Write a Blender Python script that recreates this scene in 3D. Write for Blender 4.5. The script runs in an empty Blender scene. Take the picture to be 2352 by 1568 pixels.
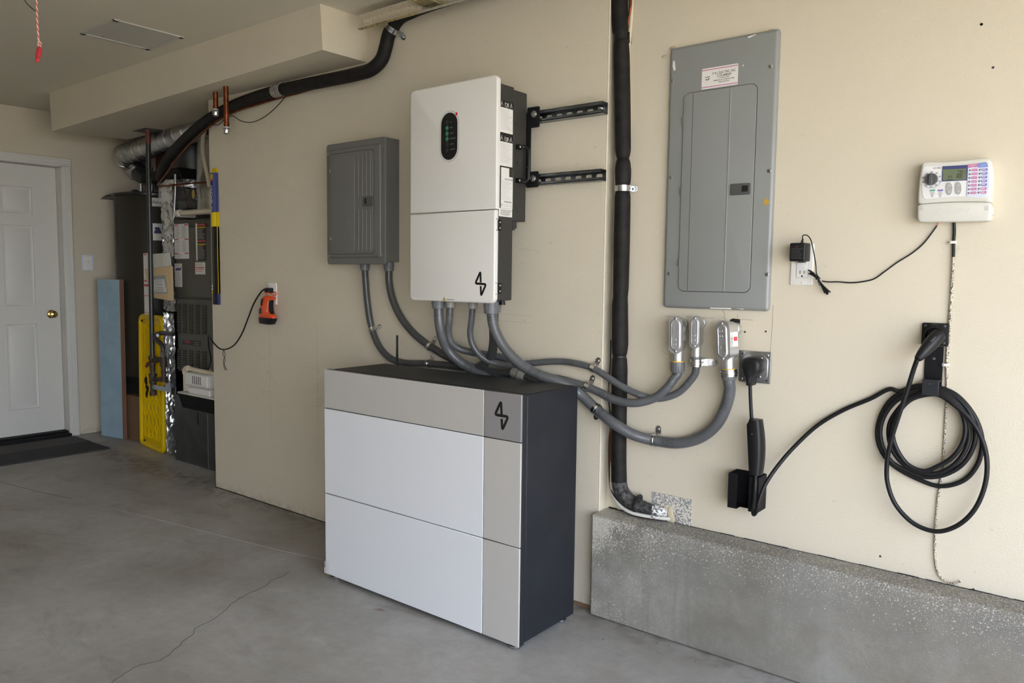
import bpy, bmesh, math, random
from math import sin, cos, pi, radians, sqrt
from mathutils import Vector, Matrix
random.seed(7)
SC = bpy.context.scene
COL = SC.collection

# ------------------------------------------------------------------ camera
# measured from the photograph: camera 1.31 m above the slab, looking down the garage wall
FPX = 1787.9
RT = Vector((0.782, 0.623, 0.012)); DN = Vector((0.062, -0.058, -0.996)); FW = Vector((-0.620, 0.780, -0.084))
def _orth():
    yaw, pitch, roll = 0.671075751, 0.083942983, -0.012171091
    f = Vector((-sin(yaw)*cos(pitch), cos(yaw)*cos(pitch), -sin(pitch)))
    r = Vector((cos(yaw), sin(yaw), 0)); d = f.cross(r)
    return r*cos(roll) + d*sin(roll), -r*sin(roll) + d*cos(roll), f
RT, DN, FW = _orth()
CAMP = Vector((0, 0, 1.31))
cam = bpy.data.cameras.new('camera'); camo = bpy.data.objects.new('camera', cam); COL.objects.link(camo)
cam.sensor_width = 36; cam.lens = FPX/2352*36; cam.clip_start = 0.02; cam.clip_end = 200
U = -DN; B = -FW
camo.matrix_world = Matrix(((RT.x, U.x, B.x, CAMP.x), (RT.y, U.y, B.y, CAMP.y), (RT.z, U.z, B.z, CAMP.z), (0, 0, 0, 1)))
SC.camera = camo

# ------------------------------------------------------------------ light
SC.view_settings.view_transform = 'Standard'; SC.view_settings.look = 'None'
SC.view_settings.gamma = 1; SC.view_settings.use_curve_mapping = False
SC.view_settings.exposure = 1.02
w = bpy.data.worlds.new('sky'); SC.world = w; w.use_nodes = True
wn = w.node_tree.nodes; wl = w.node_tree.links
bg = wn['Background']; bg.inputs['Strength'].default_value = 5.2
tc = wn.new('ShaderNodeTexCoord'); sx = wn.new('ShaderNodeSeparateXYZ'); cr = wn.new('ShaderNodeValToRGB')
wl.new(tc.outputs['Generated'], sx.inputs[0]); wl.new(sx.outputs['Z'], cr.inputs[0]); wl.new(cr.outputs[0], bg.inputs['Color'])
cr.color_ramp.elements[0].position = 0.0; cr.color_ramp.elements[0].color = (0.88, 0.92, 0.99, 1)
cr.color_ramp.elements[1].position = 0.75; cr.color_ramp.elements[1].color = (0.42, 0.57, 0.92, 1)
sun = bpy.data.lights.new('sun', 'SUN'); suno = bpy.data.objects.new('sun', sun); COL.objects.link(suno)
sun.energy = 17.0; sun.angle = radians(0.6); sun.color = (1.0, 0.90, 0.72)
suno.rotation_euler = Vector((-0.15, 0.75, -1.0)).to_track_quat('-Z', 'Y').to_euler()
suno.location = (6, -6, 8)
SC.cycles.use_denoising = True
SC.cycles.max_bounces = 10; SC.cycles.diffuse_bounces = 7; SC.cycles.glossy_bounces = 4
SC.cycles.use_adaptive_sampling = True; SC.cycles.adaptive_threshold = 0.02
SC.cycles.sample_clamp_indirect = 8; SC.cycles.caustics_reflective = False; SC.cycles.caustics_refractive = False

# ------------------------------------------------------------------ measuring: sight line through a pixel of the 2352x1568 photo
def ray(u, v): return RT*((u-1176)/FPX) + DN*((v-784)/FPX) + FW
def P(u, v, y): d = ray(u, v); return CAMP + d*(y/d.y)
def Q(u, v, x): d = ray(u, v); return CAMP + d*(x/d.x)
def F(u, v, z=0.0): d = ray(u, v); return CAMP + d*((z-1.31)/d.z)
WL, WR = 2.54, 2.60            # wall faces left and right of the corner bead
CX = -1.575                    # the corner bead

# ------------------------------------------------------------------ materials
def mat(name, col, rough=0.5, metal=0.0, bump=0.0, bscale=200, noise=0.0, nscale=20, col2=None, coat=0, emit=None, alpha=None, detail=3, spec=None):
    m = bpy.data.materials.new(name); m.use_nodes = True
    nt = m.node_tree; b = nt.nodes['Principled BSDF']
    b.inputs['Base Color'].default_value = (*col, 1); b.inputs['Roughness'].default_value = rough; b.inputs['Metallic'].default_value = metal
    if spec is not None: b.inputs['Specular IOR Level'].default_value = spec
    if coat: b.inputs['Coat Weight'].default_value = coat
    g = None
    if noise or bump:
        g = nt.nodes.new('ShaderNodeNewGeometry')
    if noise:
        n = nt.nodes.new('ShaderNodeTexNoise'); n.inputs['Scale'].default_value = nscale; n.inputs['Detail'].default_value = detail
        nt.links.new(g.outputs['Position'], n.inputs['Vector'])
        r = nt.nodes.new('ShaderNodeMapRange'); r.inputs['From Min'].default_value = 0.3; r.inputs['From Max'].default_value = 0.7
        nt.links.new(n.outputs[0], r.inputs[0])
        mx = nt.nodes.new('ShaderNodeMix'); mx.data_type = 'RGBA'
        c2 = col2 or tuple(c*(1-noise) for c in col)
        mx.inputs[6].default_value = (*col, 1); mx.inputs[7].default_value = (*c2, 1)
        nt.links.new(r.outputs[0], mx.inputs[0]); nt.links.new(mx.outputs[2], b.inputs['Base Color'])
    if bump:
        n2 = nt.nodes.new('ShaderNodeTexNoise'); n2.inputs['Scale'].default_value = bscale; n2.inputs['Detail'].default_value = 2
        nt.links.new(g.outputs['Position'], n2.inputs['Vector'])
        bp = nt.nodes.new('ShaderNodeBump'); bp.inputs['Strength'].default_value = bump; bp.inputs['Distance'].default_value = 0.002
        nt.links.new(n2.outputs[0], bp.inputs['Height']); nt.links.new(bp.outputs[0], b.inputs['Normal'])
    if emit:
        b.inputs['Emission Color'].default_value = (*emit[0], 1); b.inputs['Emission Strength'].default_value = emit[1]
    if alpha is not None: b.inputs['Alpha'].default_value = alpha
    return m

class NT:
    """small helper for longer node graphs"""
    def __init__(s, m): s.nt = m.node_tree; s.b = s.nt.nodes['Principled BSDF']; s.g = s.nt.nodes.new('ShaderNodeNewGeometry')
    def link(s, a, b): s.nt.links.new(a, b)
    def sep(s): n = s.nt.nodes.new('ShaderNodeSeparateXYZ'); s.link(s.g.outputs['Position'], n.inputs[0]); return n.outputs
    def noise(s, scale, detail=3, rough=0.5, stretch=None, dist=0.0):
        n = s.nt.nodes.new('ShaderNodeTexNoise'); n.inputs['Scale'].default_value = scale; n.inputs['Detail'].default_value = detail
        n.inputs['Roughness'].default_value = rough; n.inputs['Distortion'].default_value = dist
        if stretch:
            mp = s.nt.nodes.new('ShaderNodeMapping'); mp.inputs['Scale'].default_value = stretch[:3]
            if len(stretch) > 3: mp.inputs['Location'].default_value = stretch[3:6]
            s.link(s.g.outputs['Position'], mp.inputs[0]); s.link(mp.outputs[0], n.inputs['Vector'])
        else: s.link(s.g.outputs['Position'], n.inputs['Vector'])
        return n.outputs[0]
    def voro(s, scale, feature='F1', rnd=1):
        n = s.nt.nodes.new('ShaderNodeTexVoronoi'); n.inputs['Scale'].default_value = scale; n.feature = feature
        s.link(s.g.outputs['Position'], n.inputs['Vector']); return n.outputs['Distance']
    def rng(s, x, a, b, c=0, d=1, smooth=False):
        n = s.nt.nodes.new('ShaderNodeMapRange')
        if smooth: n.interpolation_type = 'SMOOTHSTEP'
        for k, v in zip((1, 2, 3, 4), (a, b, c, d)): n.inputs[k].default_value = v
        s.link(x, n.inputs[0]); return n.outputs[0]
    def math(s, op, a, b=None):
        n = s.nt.nodes.new('ShaderNodeMath'); n.operation = op
        for k, v in enumerate((a, b)):
            if v is None: continue
            if isinstance(v, (int, float)): n.inputs[k].default_value = v
            else: s.link(v, n.inputs[k])
        return n.outputs[0]
    def mix(s, f, a, b):
        n = s.nt.nodes.new('ShaderNodeMix'); n.data_type = 'RGBA'
        if isinstance(f, (int, float)): n.inputs[0].default_value = f
        else: s.link(f, n.inputs[0])
        for k, v in ((6, a), (7, b)):
            if isinstance(v, tuple): n.inputs[k].default_value = (*v, 1)
            else: s.link(v, n.inputs[k])
        return n.outputs[2]
    def bump(s, h, strength, dist=0.002):
        n = s.nt.nodes.new('ShaderNodeBump'); n.inputs['Strength'].default_value = strength; n.inputs['Distance'].default_value = dist
        s.link(h, n.inputs['Height']); s.link(n.outputs[0], s.b.inputs['Normal'])

CREAM = (0.622, 0.568, 0.452)
def wall_mat(name, col, amp=0.35, scale=130, dirt=0.12):
    m = mat(name, col, 0.62, spec=0.35); t = NT(m)
    n = t.rng(t.noise(1.6, 4), 0.35, 0.75); c = t.mix(t.math('MULTIPLY', n, dirt), col, (0.42, 0.36, 0.27))
    sp = t.rng(t.noise(38, 2), 0.73, 0.77); c = t.mix(t.math('MULTIPLY', sp, 0.15), c, (0.20, 0.17, 0.13))
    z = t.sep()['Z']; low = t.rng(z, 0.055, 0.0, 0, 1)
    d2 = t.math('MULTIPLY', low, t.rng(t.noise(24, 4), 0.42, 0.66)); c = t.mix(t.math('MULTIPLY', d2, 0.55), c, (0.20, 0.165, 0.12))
    t.link(c, t.b.inputs['Base Color'])
    h = t.rng(t.noise(scale, 2, 0.5), 0.42, 0.62)
    t.bump(h, amp, 0.0025)
    return m
M = {}
M['wall_l'] = wall_mat('textured_cream_paint', CREAM, 0.26, 210)
M['wall_r'] = wall_mat('cream_paint', CREAM, 0.16, 170, 0.06)
M['wall_o'] = mat('low_bounce_wall', (0.30, 0.26, 0.20), 0.8)  # wall colour darkened to cut bounced light in the room
M['wall_d'] = wall_mat('flat_cream_paint', (0.56, 0.505, 0.405), 0.10, 150)
M['ceil'] = wall_mat('ceiling_paint', (0.64, 0.60, 0.50), 0.10, 60, 0.08)
M['white'] = mat('white_gloss_paint', (0.60, 0.59, 0.55), 0.4)
M['whiteplastic'] = mat('white_plastic', (0.72, 0.71, 0.67), 0.35)
M['dark'] = mat('charcoal_powder_coat', (0.017, 0.019, 0.024), 0.5, noise=0.3, nscale=9, spec=0.32)
M['darkfront'] = mat('charcoal_trim', (0.017, 0.018, 0.022), 0.5, spec=0.3)
M['pgrey'] = mat('warm_grey_panel', (0.46, 0.445, 0.415), 0.42)
M['pwhite'] = mat('cool_white_panel', (0.70, 0.715, 0.735), 0.36)
M['plogo'] = mat('mid_grey_panel', (0.235, 0.225, 0.225), 0.42)
M['cover'] = mat('off_white_cover', (0.70, 0.69, 0.655), 0.38, bump=0.04, bscale=900)
M['chassis'] = mat('dark_chassis', (0.036, 0.035, 0.031), 0.5, bump=0.05, bscale=800, spec=0.35)
M['black'] = mat('black_plastic', (0.008, 0.008, 0.009), 0.42, spec=0.3)
M['blackmatte'] = mat('matt_black', (0.006, 0.006, 0.007), 0.6, spec=0.2)
M['rubber'] = mat('black_cable_jacket', (0.008, 0.008, 0.009), 0.45, spec=0.3)
M['glass'] = mat('black_glass', (0.008, 0.008, 0.009), 0.08)
M['ink'] = mat('ink_black', (0.006, 0.006, 0.006), 0.5)
M['text'] = mat('print_grey', (0.16, 0.16, 0.16), 0.6)
M['lighttext'] = mat('print_pale', (0.45, 0.45, 0.45), 0.6)
M['paper'] = mat('label_white', (0.72, 0.71, 0.68), 0.45)
M['green'] = mat('lit_green_icon', (0.03, 0.16, 0.08), 0.4, emit=((0.08, 0.75, 0.28), 0.07))
M['dim'] = mat('dim_icon', (0.03, 0.03, 0.032), 0.4)
M['red'] = mat('red_plastic', (0.55, 0.02, 0.03), 0.4)
M['zinc'] = mat('zinc_plated_steel', (0.72, 0.73, 0.73), 0.24, 1.0, noise=0.35, nscale=60)
M['dullzinc'] = mat('dull_galvanised', (0.40, 0.41, 0.41), 0.34, 0.9, noise=0.3, nscale=25)
M['bolt'] = mat('bolt_steel', (0.55, 0.54, 0.52), 0.3, 1.0)
M['strut'] = mat('galvanised_strut', (0.30, 0.33, 0.36), 0.38, 1.0, noise=0.5, nscale=14)
M['cast'] = mat('cast_aluminium', (0.58, 0.57, 0.54), 0.45, 0.8, bump=0.12, bscale=500)
M['castcover'] = mat('stamped_steel_cover', (0.52, 0.52, 0.53), 0.42, 0.75)
M['panel_l'] = mat('grey_enamel_box', (0.135, 0.137, 0.127), 0.45, bump=0.06, bscale=700)
M['panel_r'] = mat('grey_enamel_panel', (0.245, 0.255, 0.250), 0.36, bump=0.05, bscale=600, noise=0.06, nscale=6)
M['gap'] = mat('dark_gap', (0.03, 0.03, 0.03), 0.8)
M['latch'] = mat('latch_grey', (0.075, 0.078, 0.078), 0.4)
M['fitting'] = mat('grey_pvc_fitting', (0.125, 0.130, 0.137), 0.42)
M['fitting2'] = mat('pale_grey_fitting', (0.27, 0.265, 0.24), 0.4)
M['yellowring'] = mat('yellow_gasket', (0.75, 0.45, 0.02), 0.5)
M['foam'] = mat('black_foam_insulation', (0.006, 0.0055, 0.005), 0.65, bump=0.4, bscale=60, noise=0.5, nscale=25, col2=(0.016, 0.014, 0.013), spec=0.22)
M['foamdusty'] = mat('dusty_foam', (0.010, 0.010, 0.010), 0.7, bump=0.4, bscale=80, noise=1, nscale=70, col2=(0.10, 0.098, 0.095), spec=0.25)
M['copper'] = mat('copper', (0.30, 0.095, 0.04), 0.45, 1.0, noise=0.6, nscale=40)
M['foil'] = mat('crinkled_foil', (0.70, 0.70, 0.69), 0.26, 0.85, bump=1.0, bscale=30, noise=0.4, nscale=14)
M['gfoil'] = mat('galvanised_duct', (0.52, 0.53, 0.52), 0.3, 1.0, bump=0.25, bscale=25, noise=0.4, nscale=12)
M['darkduct'] = mat('dark_sheet_metal', (0.10, 0.105, 0.108), 0.42, 0.7, noise=0.3, nscale=10)
M['furn'] = mat('olive_grey_enamel', (0.088, 0.088, 0.070), 0.45, spec=0.35)
M['vent'] = mat('vent_black', (0.006, 0.006, 0.006), 0.8)
M['wh'] = mat('dark_olive_enamel', (0.034, 0.031, 0.024), 0.4, spec=0.3)
M['whtop'] = mat('black_lid', (0.014, 0.014, 0.015), 0.3)
M['yellow'] = mat('yellow_plastic', (0.66, 0.45, 0.0), 0.45, spec=0.25)
M['pale_pvc'] = mat('cream_pvc', (0.62, 0.55, 0.42), 0.4)
M['manila'] = mat('manila_paper', (0.66, 0.50, 0.29), 0.6)
M['card'] = mat('brown_cardboard', (0.17, 0.095, 0.05), 0.75)
M['bluefoam'] = mat('blue_foam_board', (0.31, 0.45, 0.55), 0.5, noise=0.15, nscale=7)
M['blueprint'] = mat('blue_print', (0.16, 0.36, 0.52), 0.6)
M['boardedge'] = mat('brown_edge', (0.20, 0.10, 0.065), 0.7)
M['brass'] = mat('brass', (0.62, 0.43, 0.14), 0.2, 1.0)
M['iron'] = mat('black_iron', (0.05, 0.052, 0.055), 0.38, 0.5)
M['rust'] = mat('rusty_iron', (0.10, 0.07, 0.05), 0.6, 0.4, noise=0.7, nscale=60)
M['orange'] = mat('orange_plastic', (0.72, 0.085, 0.02), 0.38)
M['blue'] = mat('navy_card', (0.018, 0.02, 0.09), 0.5, spec=0.2)
M['blue2'] = mat('blue_card', (0.045, 0.055, 0.17), 0.5, spec=0.2)
M['yellowcard'] = mat('yellow_card', (0.58, 0.42, 0.0), 0.5, spec=0.25)
M['ctrl'] = mat('pale_grey_plastic', (0.62, 0.615, 0.56), 0.42)
M['face'] = mat('white_face_sticker', (0.74, 0.74, 0.74), 0.35)
M['paleblue'] = mat('pale_blue_sticker', (0.62, 0.66, 0.78), 0.35)
M['navy'] = mat('navy_print', (0.05, 0.06, 0.16), 0.4)
M['lcd'] = mat('lcd_green', (0.14, 0.17, 0.105), 0.25)
M['btn'] = mat('grey_button', (0.36, 0.36, 0.35), 0.45)
M['pink'] = mat('magenta_print', (0.52, 0.18, 0.36), 0.4)
M['purple'] = mat('purple_print', (0.20, 0.18, 0.46), 0.4)
M['bluehdr'] = mat('blue_print_header', (0.16, 0.25, 0.62), 0.4)
M['tealp'] = mat('green_print', (0.12, 0.36, 0.26), 0.4)
M['redp'] = mat('red_print', (0.55, 0.05, 0.07), 0.5)
M['amber'] = mat('amber_tape', (0.48, 0.31, 0.06), 0.4)
M['yellowtri'] = mat('warning_yellow', (0.75, 0.55, 0.02), 0.4)
M['gap_red'] = mat('primer_red', (0.14, 0.032, 0.028), 0.6)
M['hatch'] = mat('hatch_grey', (0.50, 0.49, 0.45), 0.35)
M['mat1'] = mat('dark_carpet', (0.030, 0.030, 0.034), 0.9, bump=0.8, bscale=500)
M['mat2'] = mat('grey_carpet', (0.075, 0.072, 0.068), 0.9, bump=0.8, bscale=500)
M['clear'] = mat('cloudy_clear_plastic', (0.75, 0.76, 0.74), 0.2, alpha=0.22)
M['clearfilm'] = mat('clear_film', (0.8, 0.8, 0.82), 0.12, alpha=0.35)
M['foamblob'] = mat('cured_sealant', (0.50, 0.43, 0.31), 0.7, bump=0.8, bscale=60)
M['wood'] = mat('painted_trim', (0.20, 0.12, 0.07), 0.7)
M['silverpaint'] = mat('silver_strap', (0.36, 0.40, 0.44), 0.35, 0.8)

def speckle(name, base, over, scale, th, metal=0.0, rough=0.5):
    m = mat(name, base, rough, metal); t = NT(m)
    a = t.rng(t.noise(scale, 3, 0.6), th-0.015, th+0.015)
    t.link(t.mix(a, base, over), t.b.inputs['Base Color']); t.bump(t.noise(scale, 2), 0.25)
    if metal: t.link(t.rng(a, 0, 1, metal, 0), t.b.inputs['Metallic'])
    return m
M['plate'] = speckle('paint_speckled_steel', (0.30, 0.30, 0.30), (0.64, 0.61, 0.54), 170, 0.49, 0.3)
M['speckwire'] = speckle('half_painted_cable', (0.02, 0.02, 0.02), (0.58, 0.52, 0.41), 260, 0.47)
M['specrail'] = speckle('overspray_on_galvanised', (0.26, 0.24, 0.20), (0.56, 0.49, 0.38), 140, 0.38, 0.2)
M['goldrail'] = speckle('gold_zinc_overspray', (0.16, 0.15, 0.12), (0.42, 0.34, 0.15), 90, 0.42, 0.5)
M['speckstrap'] = speckle('painted_strap', (0.10, 0.10, 0.09), (0.34, 0.32, 0.28), 160, 0.48, 0.4)
M['foilend'] = speckle('painted_pipe_end', (0.10, 0.10, 0.10), (0.62, 0.62, 0.60), 110, 0.50, 0.2)

def concrete_wall():
    m = mat('bare_concrete_overspray', (0.2, 0.2, 0.18), 0.75); t = NT(m); s = t.sep()
    big = t.rng(t.noise(3.0, 5, 0.6), 0.35, 0.68)
    base = t.mix(big, (0.285, 0.275, 0.242), (0.145, 0.133, 0.104))
    streak = t.rng(t.noise(5, 4, 0.6, (6.0, 1, 0.35)), 0.5, 0.68)
    base = t.mix(t.math('MULTIPLY', t.math('MULTIPLY', streak, 0.45), t.rng(s['X'], -0.7, -1.1)), base, (0.15, 0.145, 0.13))
    brn = t.rng(s['X'], -0.9, -0.2); base = t.mix(t.math('MULTIPLY', brn, 0.65), base, (0.20, 0.170, 0.120))
    fine = t.rng(t.noise(55, 6, 0.7), 0.35, 0.68); base = t.mix(t.math('MULTIPLY', fine, 0.30), base, (0.12, 0.115, 0.10))
    blotch = t.rng(t.noise(2.2, 5, 0.6, (1.6, 1, 1.2, 3, 1, 1)), 0.52, 0.70)
    base = t.mix(t.math('MULTIPLY', blotch, 0.5), base, (0.33, 0.32, 0.30))
    dk = t.math('MULTIPLY', t.rng(s['Z'], 0.16, 0.33), t.rng(t.noise(4.5, 4, 0.6), 0.30, 0.60)); base = t.mix(t.math('MULTIPLY', dk, 0.55), base, (0.13, 0.13, 0.125))
    spk = t.noise(300, 3, 0.6); spk2 = t.noise(170, 3, 0.6)
    top = t.rng(s['Z'], 0.18, 0.42); left = t.rng(s['X'], -1.22, -1.50)
    th = t.math('SUBTRACT', 0.700, t.math('ADD', t.math('MULTIPLY', top, 0.13), t.math('MULTIPLY', left, t.rng(t.noise(7, 3), 0.35, 0.6, 0.02, 0.16))))
    d = t.math('SUBTRACT', t.math('MAXIMUM', spk, t.math('SUBTRACT', spk2, 0.02)), th)
    a = t.rng(d, 0.0, 0.02)
    t.link(t.mix(t.math('MULTIPLY', a, 0.8), base, (0.58, 0.55, 0.47)), t.b.inputs['Base Color'])
    t.bump(t.noise(110, 4, 0.6), 0.5, 0.003)
    return m
M['stem'] = concrete_wall()

def concrete_floor():
    m = mat('garage_slab', (0.3, 0.3, 0.28), 0.55); t = NT(m); s = t.sep()
    a = t.rng(t.noise(1.3, 6, 0.62), 0.33, 0.68)
    base = t.mix(a, (0.45, 0.445, 0.43), (0.27, 0.255, 0.225))
    b = t.rng(t.noise(3.2, 6, 0.7, (0.45, 1.3, 1, 2, 5, 0), 0.6), 0.56, 0.74)
    base = t.mix(t.math('MULTIPLY', b, 0.65), base, (0.13, 0.115, 0.095))
    oil = t.rng(t.noise(0.75, 5, 0.62, (1, 1, 1, 4.3, 1.2, 0)), 0.50, 0.68)
    base = t.mix(t.math('MULTIPLY', oil, 0.55), base, (0.14, 0.125, 0.10))
    pal = t.rng(t.noise(2.6, 5, 0.65, (0.7, 0.7, 1, 7, 3, 0)), 0.55, 0.75)
    base = t.mix(t.math('MULTIPLY', pal, 0.35), base, (0.47, 0.46, 0.44))
    sp = t.rng(t.noise(60, 3, 0.6), 0.70, 0.74); base = t.mix(t.math('MULTIPLY', sp, 0.6), base, (0.10, 0.09, 0.08))
    gr = t.rng(t.noise(17, 8, 0.75), 0.38, 0.64); base = t.mix(t.math('MULTIPLY', gr, 0.28), base, (0.19, 0.18, 0.165))
    br = t.rng(t.noise(1.1, 5, 0.65, (1, 1, 1, 9, 9, 0)), 0.52, 0.70); base = t.mix(t.math('MULTIPLY', br, 0.35), base, (0.20, 0.165, 0.12))
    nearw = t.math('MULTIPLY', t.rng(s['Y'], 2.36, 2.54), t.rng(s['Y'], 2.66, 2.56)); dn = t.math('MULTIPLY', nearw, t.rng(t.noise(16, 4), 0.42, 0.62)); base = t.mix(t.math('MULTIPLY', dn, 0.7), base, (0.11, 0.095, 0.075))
    t.link(base, t.b.inputs['Base Color'])
    t.link(t.rng(t.noise(2.5, 4), 0.3, 0.7, 0.42, 0.62), t.b.inputs['Roughness'])
    t.bump(t.noise(35, 5, 0.65), 0.16, 0.003)
    return m
M['floor'] = concrete_floor()
M['drive'] = mat('driveway_concrete', (0.42, 0.38, 0.30), 0.8, noise=0.2, nscale=1.5)

def conduit_mat(name, col, rib=0.0065):
    m = mat(name, col, 0.33); t = NT(m)
    uv = t.nt.nodes.new('ShaderNodeUVMap'); sp = t.nt.nodes.new('ShaderNodeSeparateXYZ'); t.link(uv.outputs[0], sp.inputs[0])
    wv = t.math('SINE', t.math('MULTIPLY', sp.outputs['X'], 2*pi/rib))
    t.bump(wv, 0.10, 0.0010)
    fr = t.math('FRACT', t.math('MULTIPLY', sp.outputs['X'], 1/0.30))
    zone = t.math('MULTIPLY', t.math('LESS_THAN', fr, 0.17), t.math('LESS_THAN', t.math('ABSOLUTE', t.math('SUBTRACT', sp.outputs['Y'], 0.42)), 0.17))
    dash = t.math('LESS_THAN', t.math('FRACT', t.math('MULTIPLY', sp.outputs['X'], 1/0.0065)), 0.42)
    dz = t.math('MULTIPLY', t.math('MULTIPLY', zone, dash), t.rng(t.noise(260, 1), 0.42, 0.5))
    t.link(t.mix(t.math('MULTIPLY', dz, 0.75), col, (0.02, 0.02, 0.022)), t.b.inputs['Base Color'])
    return m
M['conduit'] = conduit_mat('grey_liquidtight', (0.092, 0.096, 0.101))
M['conduit_d'] = conduit_mat('dark_grey_liquidtight', (0.060, 0.062, 0.063))
M['flex'] = conduit_mat('black_flex', (0.03, 0.03, 0.032), 0.012)
M['rope'] = conduit_mat('striped_cord', (0.6, 0.25, 0.2))
def rope_mat():
    m = mat('red_white_cord', (0.7, 0.2, 0.15), 0.7); t = NT(m)
    uv = t.nt.nodes.new('ShaderNodeUVMap'); sp = t.nt.nodes.new('ShaderNodeSeparateXYZ'); t.link(uv.outputs[0], sp.inputs[0])
    v = t.math('FRACT', t.math('ADD', t.math('MULTIPLY', sp.outputs['X'], 1/0.026), t.math('MULTIPLY', sp.outputs['Y'], 2.0)))
    t.link(t.mix(t.math('GREATER_THAN', v, 0.5), (0.62, 0.10, 0.09), (0.75, 0.62, 0.52)), t.b.inputs['Base Color'])
    return m
M['rope'] = rope_mat()

# ------------------------------------------------------------------ mesh builder
def V(*a): return Vector(a)
class MB:
    def __init__(s): s.v = []; s.f = []; s.mi = []; s.uv = {}; s.m = 0
    def add(s, vs, fs, uvs=None):
        o = len(s.v); s.v += [Vector(p) for p in vs]
        for k, f in enumerate(fs):
            if uvs: s.uv[len(s.f)] = uvs[k]
            s.f.append(tuple(i+o for i in f)); s.mi.append(s.m)
        return s
    def box(s, x0, x1, y0, y1, z0, z1):
        x0, x1 = sorted((x0, x1)); y0, y1 = sorted((y0, y1)); z0, z1 = sorted((z0, z1))
        vs = [(x, y, z) for x in (x0, x1) for y in (y0, y1) for z in (z0, z1)]
        return s.add(vs, [(0, 1, 3, 2), (4, 6, 7, 5), (0, 4, 5, 1), (2, 3, 7, 6), (0, 2, 6, 4), (1, 5, 7, 3)])
    def prism(s, ring0, ring1):
        n = len(ring0); vs = list(ring0)+list(ring1)
        return s.add(vs, [tuple(range(n)), tuple(range(2*n-1, n-1, -1))]+[(i, (i+1) % n, n+(i+1) % n, n+i) for i in range(n)])
    def xz(s, pts, y0, y1): return s.prism([(x, y0, z) for x, z in pts], [(x, y1, z) for x, z in pts])
    def yz(s, pts, x0, x1): return s.prism([(x0, y, z) for y, z in pts], [(x1, y, z) for y, z in pts])
    def rbox(s, x0, x1, y0, y1, z0, z1, r=0.01, b=0.0, n=6, corners=(1, 1, 1, 1)):
        """rounded rectangle in XZ, y0 front, y1 back; b = soft front edge"""
        def ring(x0, x1, z0, z1, r, y):
            out = []
            for k, (cx, cz, a0) in enumerate(((x1-r, z1-r, 0), (x0+r, z1-r, 90), (x0+r, z0+r, 180), (x1-r, z0+r, 270))):
                if not corners[k]:
                    ex = x1 if k in (0, 3) else x0; ez = z1 if k in (0, 1) else z0
                    out += [(ex, y, ez)]*(n+1)
                    out[-(n+1):] = [(ex, y, ez) for _ in range(n+1)]
                    continue
                for i in range(n+1):
                    a = radians(a0+90*i/n); out.append((cx+r*cos(a), y, cz+r*sin(a)))
            return out
        rings = []
        if b:
            for k in range(4):
                a = radians(90*k/3); e = b*(1-sin(a)); rings.append(ring(x0+e, x1-e, z0+e, z1-e, max(r-e, 0.0005), y0+b*(1-cos(a))))
        else: rings.append(ring(x0, x1, z0, z1, r, y0))
        rings.append(ring(x0, x1, z0, z1, r, y1))
        N = len(rings[0]); vs = [p for q in rings for p in q]; fs = [tuple(range(N))]
        for j in range(len(rings)-1):
            fs += [(j*N+i, j*N+(i+1) % N, (j+1)*N+(i+1) % N, (j+1)*N+i) for i in range(N)]
        fs.append(tuple(range(len(vs)-1, len(vs)-N-1, -1)))
        return s.add(vs, fs)
    def cyl(s, a, b, r, r1=None, n=20):
        return s.lathe(a, b, [(0, r), (1, r if r1 is None else r1)], n)
    def lathe(s, a, b, prof, n=24, sq=(1, 1), up=None):
        """prof: (t along a->b, radius)"""
        a = Vector(a); b = Vector(b); d = (b-a).normalized()
        h = Vector(up) if up else (Vector((0, 0, 1)) if abs(d.z) < 0.9 else Vector((0, 1, 0)))
        e1 = (h-d*h.dot(d)).normalized(); e2 = d.cross(e1)
        vs = []; fs = []
        for t, r in prof:
            c = a+(b-a)*t
            for i in range(n):
                th = 2*pi*i/n; vs.append(c+e1*(r*sq[0]*cos(th))+e2*(r*sq[1]*sin(th)))
        k = len(prof)
        for j in range(k-1):
            for i in range(n): fs.append((j*n+i, j*n+(i+1) % n, (j+1)*n+(i+1) % n, (j+1)*n+i))
        fs.append(tuple(range(n))); fs.append(tuple(range(k*n-1, (k-1)*n-1, -1)))
        return s.add(vs, fs)
    def tube(s, pts, r, n=12, sub=8, smooth=True, sq=None, closed=False):
        pts = [Vector(p) for p in pts]
        rs = r if isinstance(r, (list, tuple)) else [r]*len(pts)
        if smooth and len(pts) > 2:
            out = []; ro = []
            m = len(pts)
            for i in range(m if closed else m-1):
                if closed: p0, p1, p2, p3 = pts[(i-1) % m], pts[i], pts[(i+1) % m], pts[(i+2) % m]
                else: p0, p1, p2, p3 = pts[max(i-1, 0)], pts[i], pts[i+1], pts[min(i+2, m-1)]
                # centripetal catmull-rom
                d1 = max((p1-p0).length, 1e-6)**.5; d2 = max((p2-p1).length, 1e-6)**.5; d3 = max((p3-p2).length, 1e-6)**.5
                if (p1-p0).length < 1e-9: m1 = (p2-p1)
                else: m1 = ((p1-p0)/d1-(p2-p0)/(d1+d2)+(p2-p1)/d2)*d2
                if (p3-p2).length < 1e-9: m2 = (p2-p1)
                else: m2 = ((p2-p1)/d2-(p3-p1)/(d2+d3)+(p3-p2)/d3)*d2
                for k in range(sub):
                    t = k/sub; t2 = t*t; t3 = t2*t
                    out.append(p1*(2*t3-3*t2+1)+m1*(t3-2*t2+t)+p2*(-2*t3+3*t2)+m2*(t3-t2)); ro.append(rs[i]+(rs[(i+1) % m]-rs[i])*t)
            if not closed: out.append(pts[-1]); ro.append(rs[-1])
            pts, rs = out, ro
        m = len(pts); d = []
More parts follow.
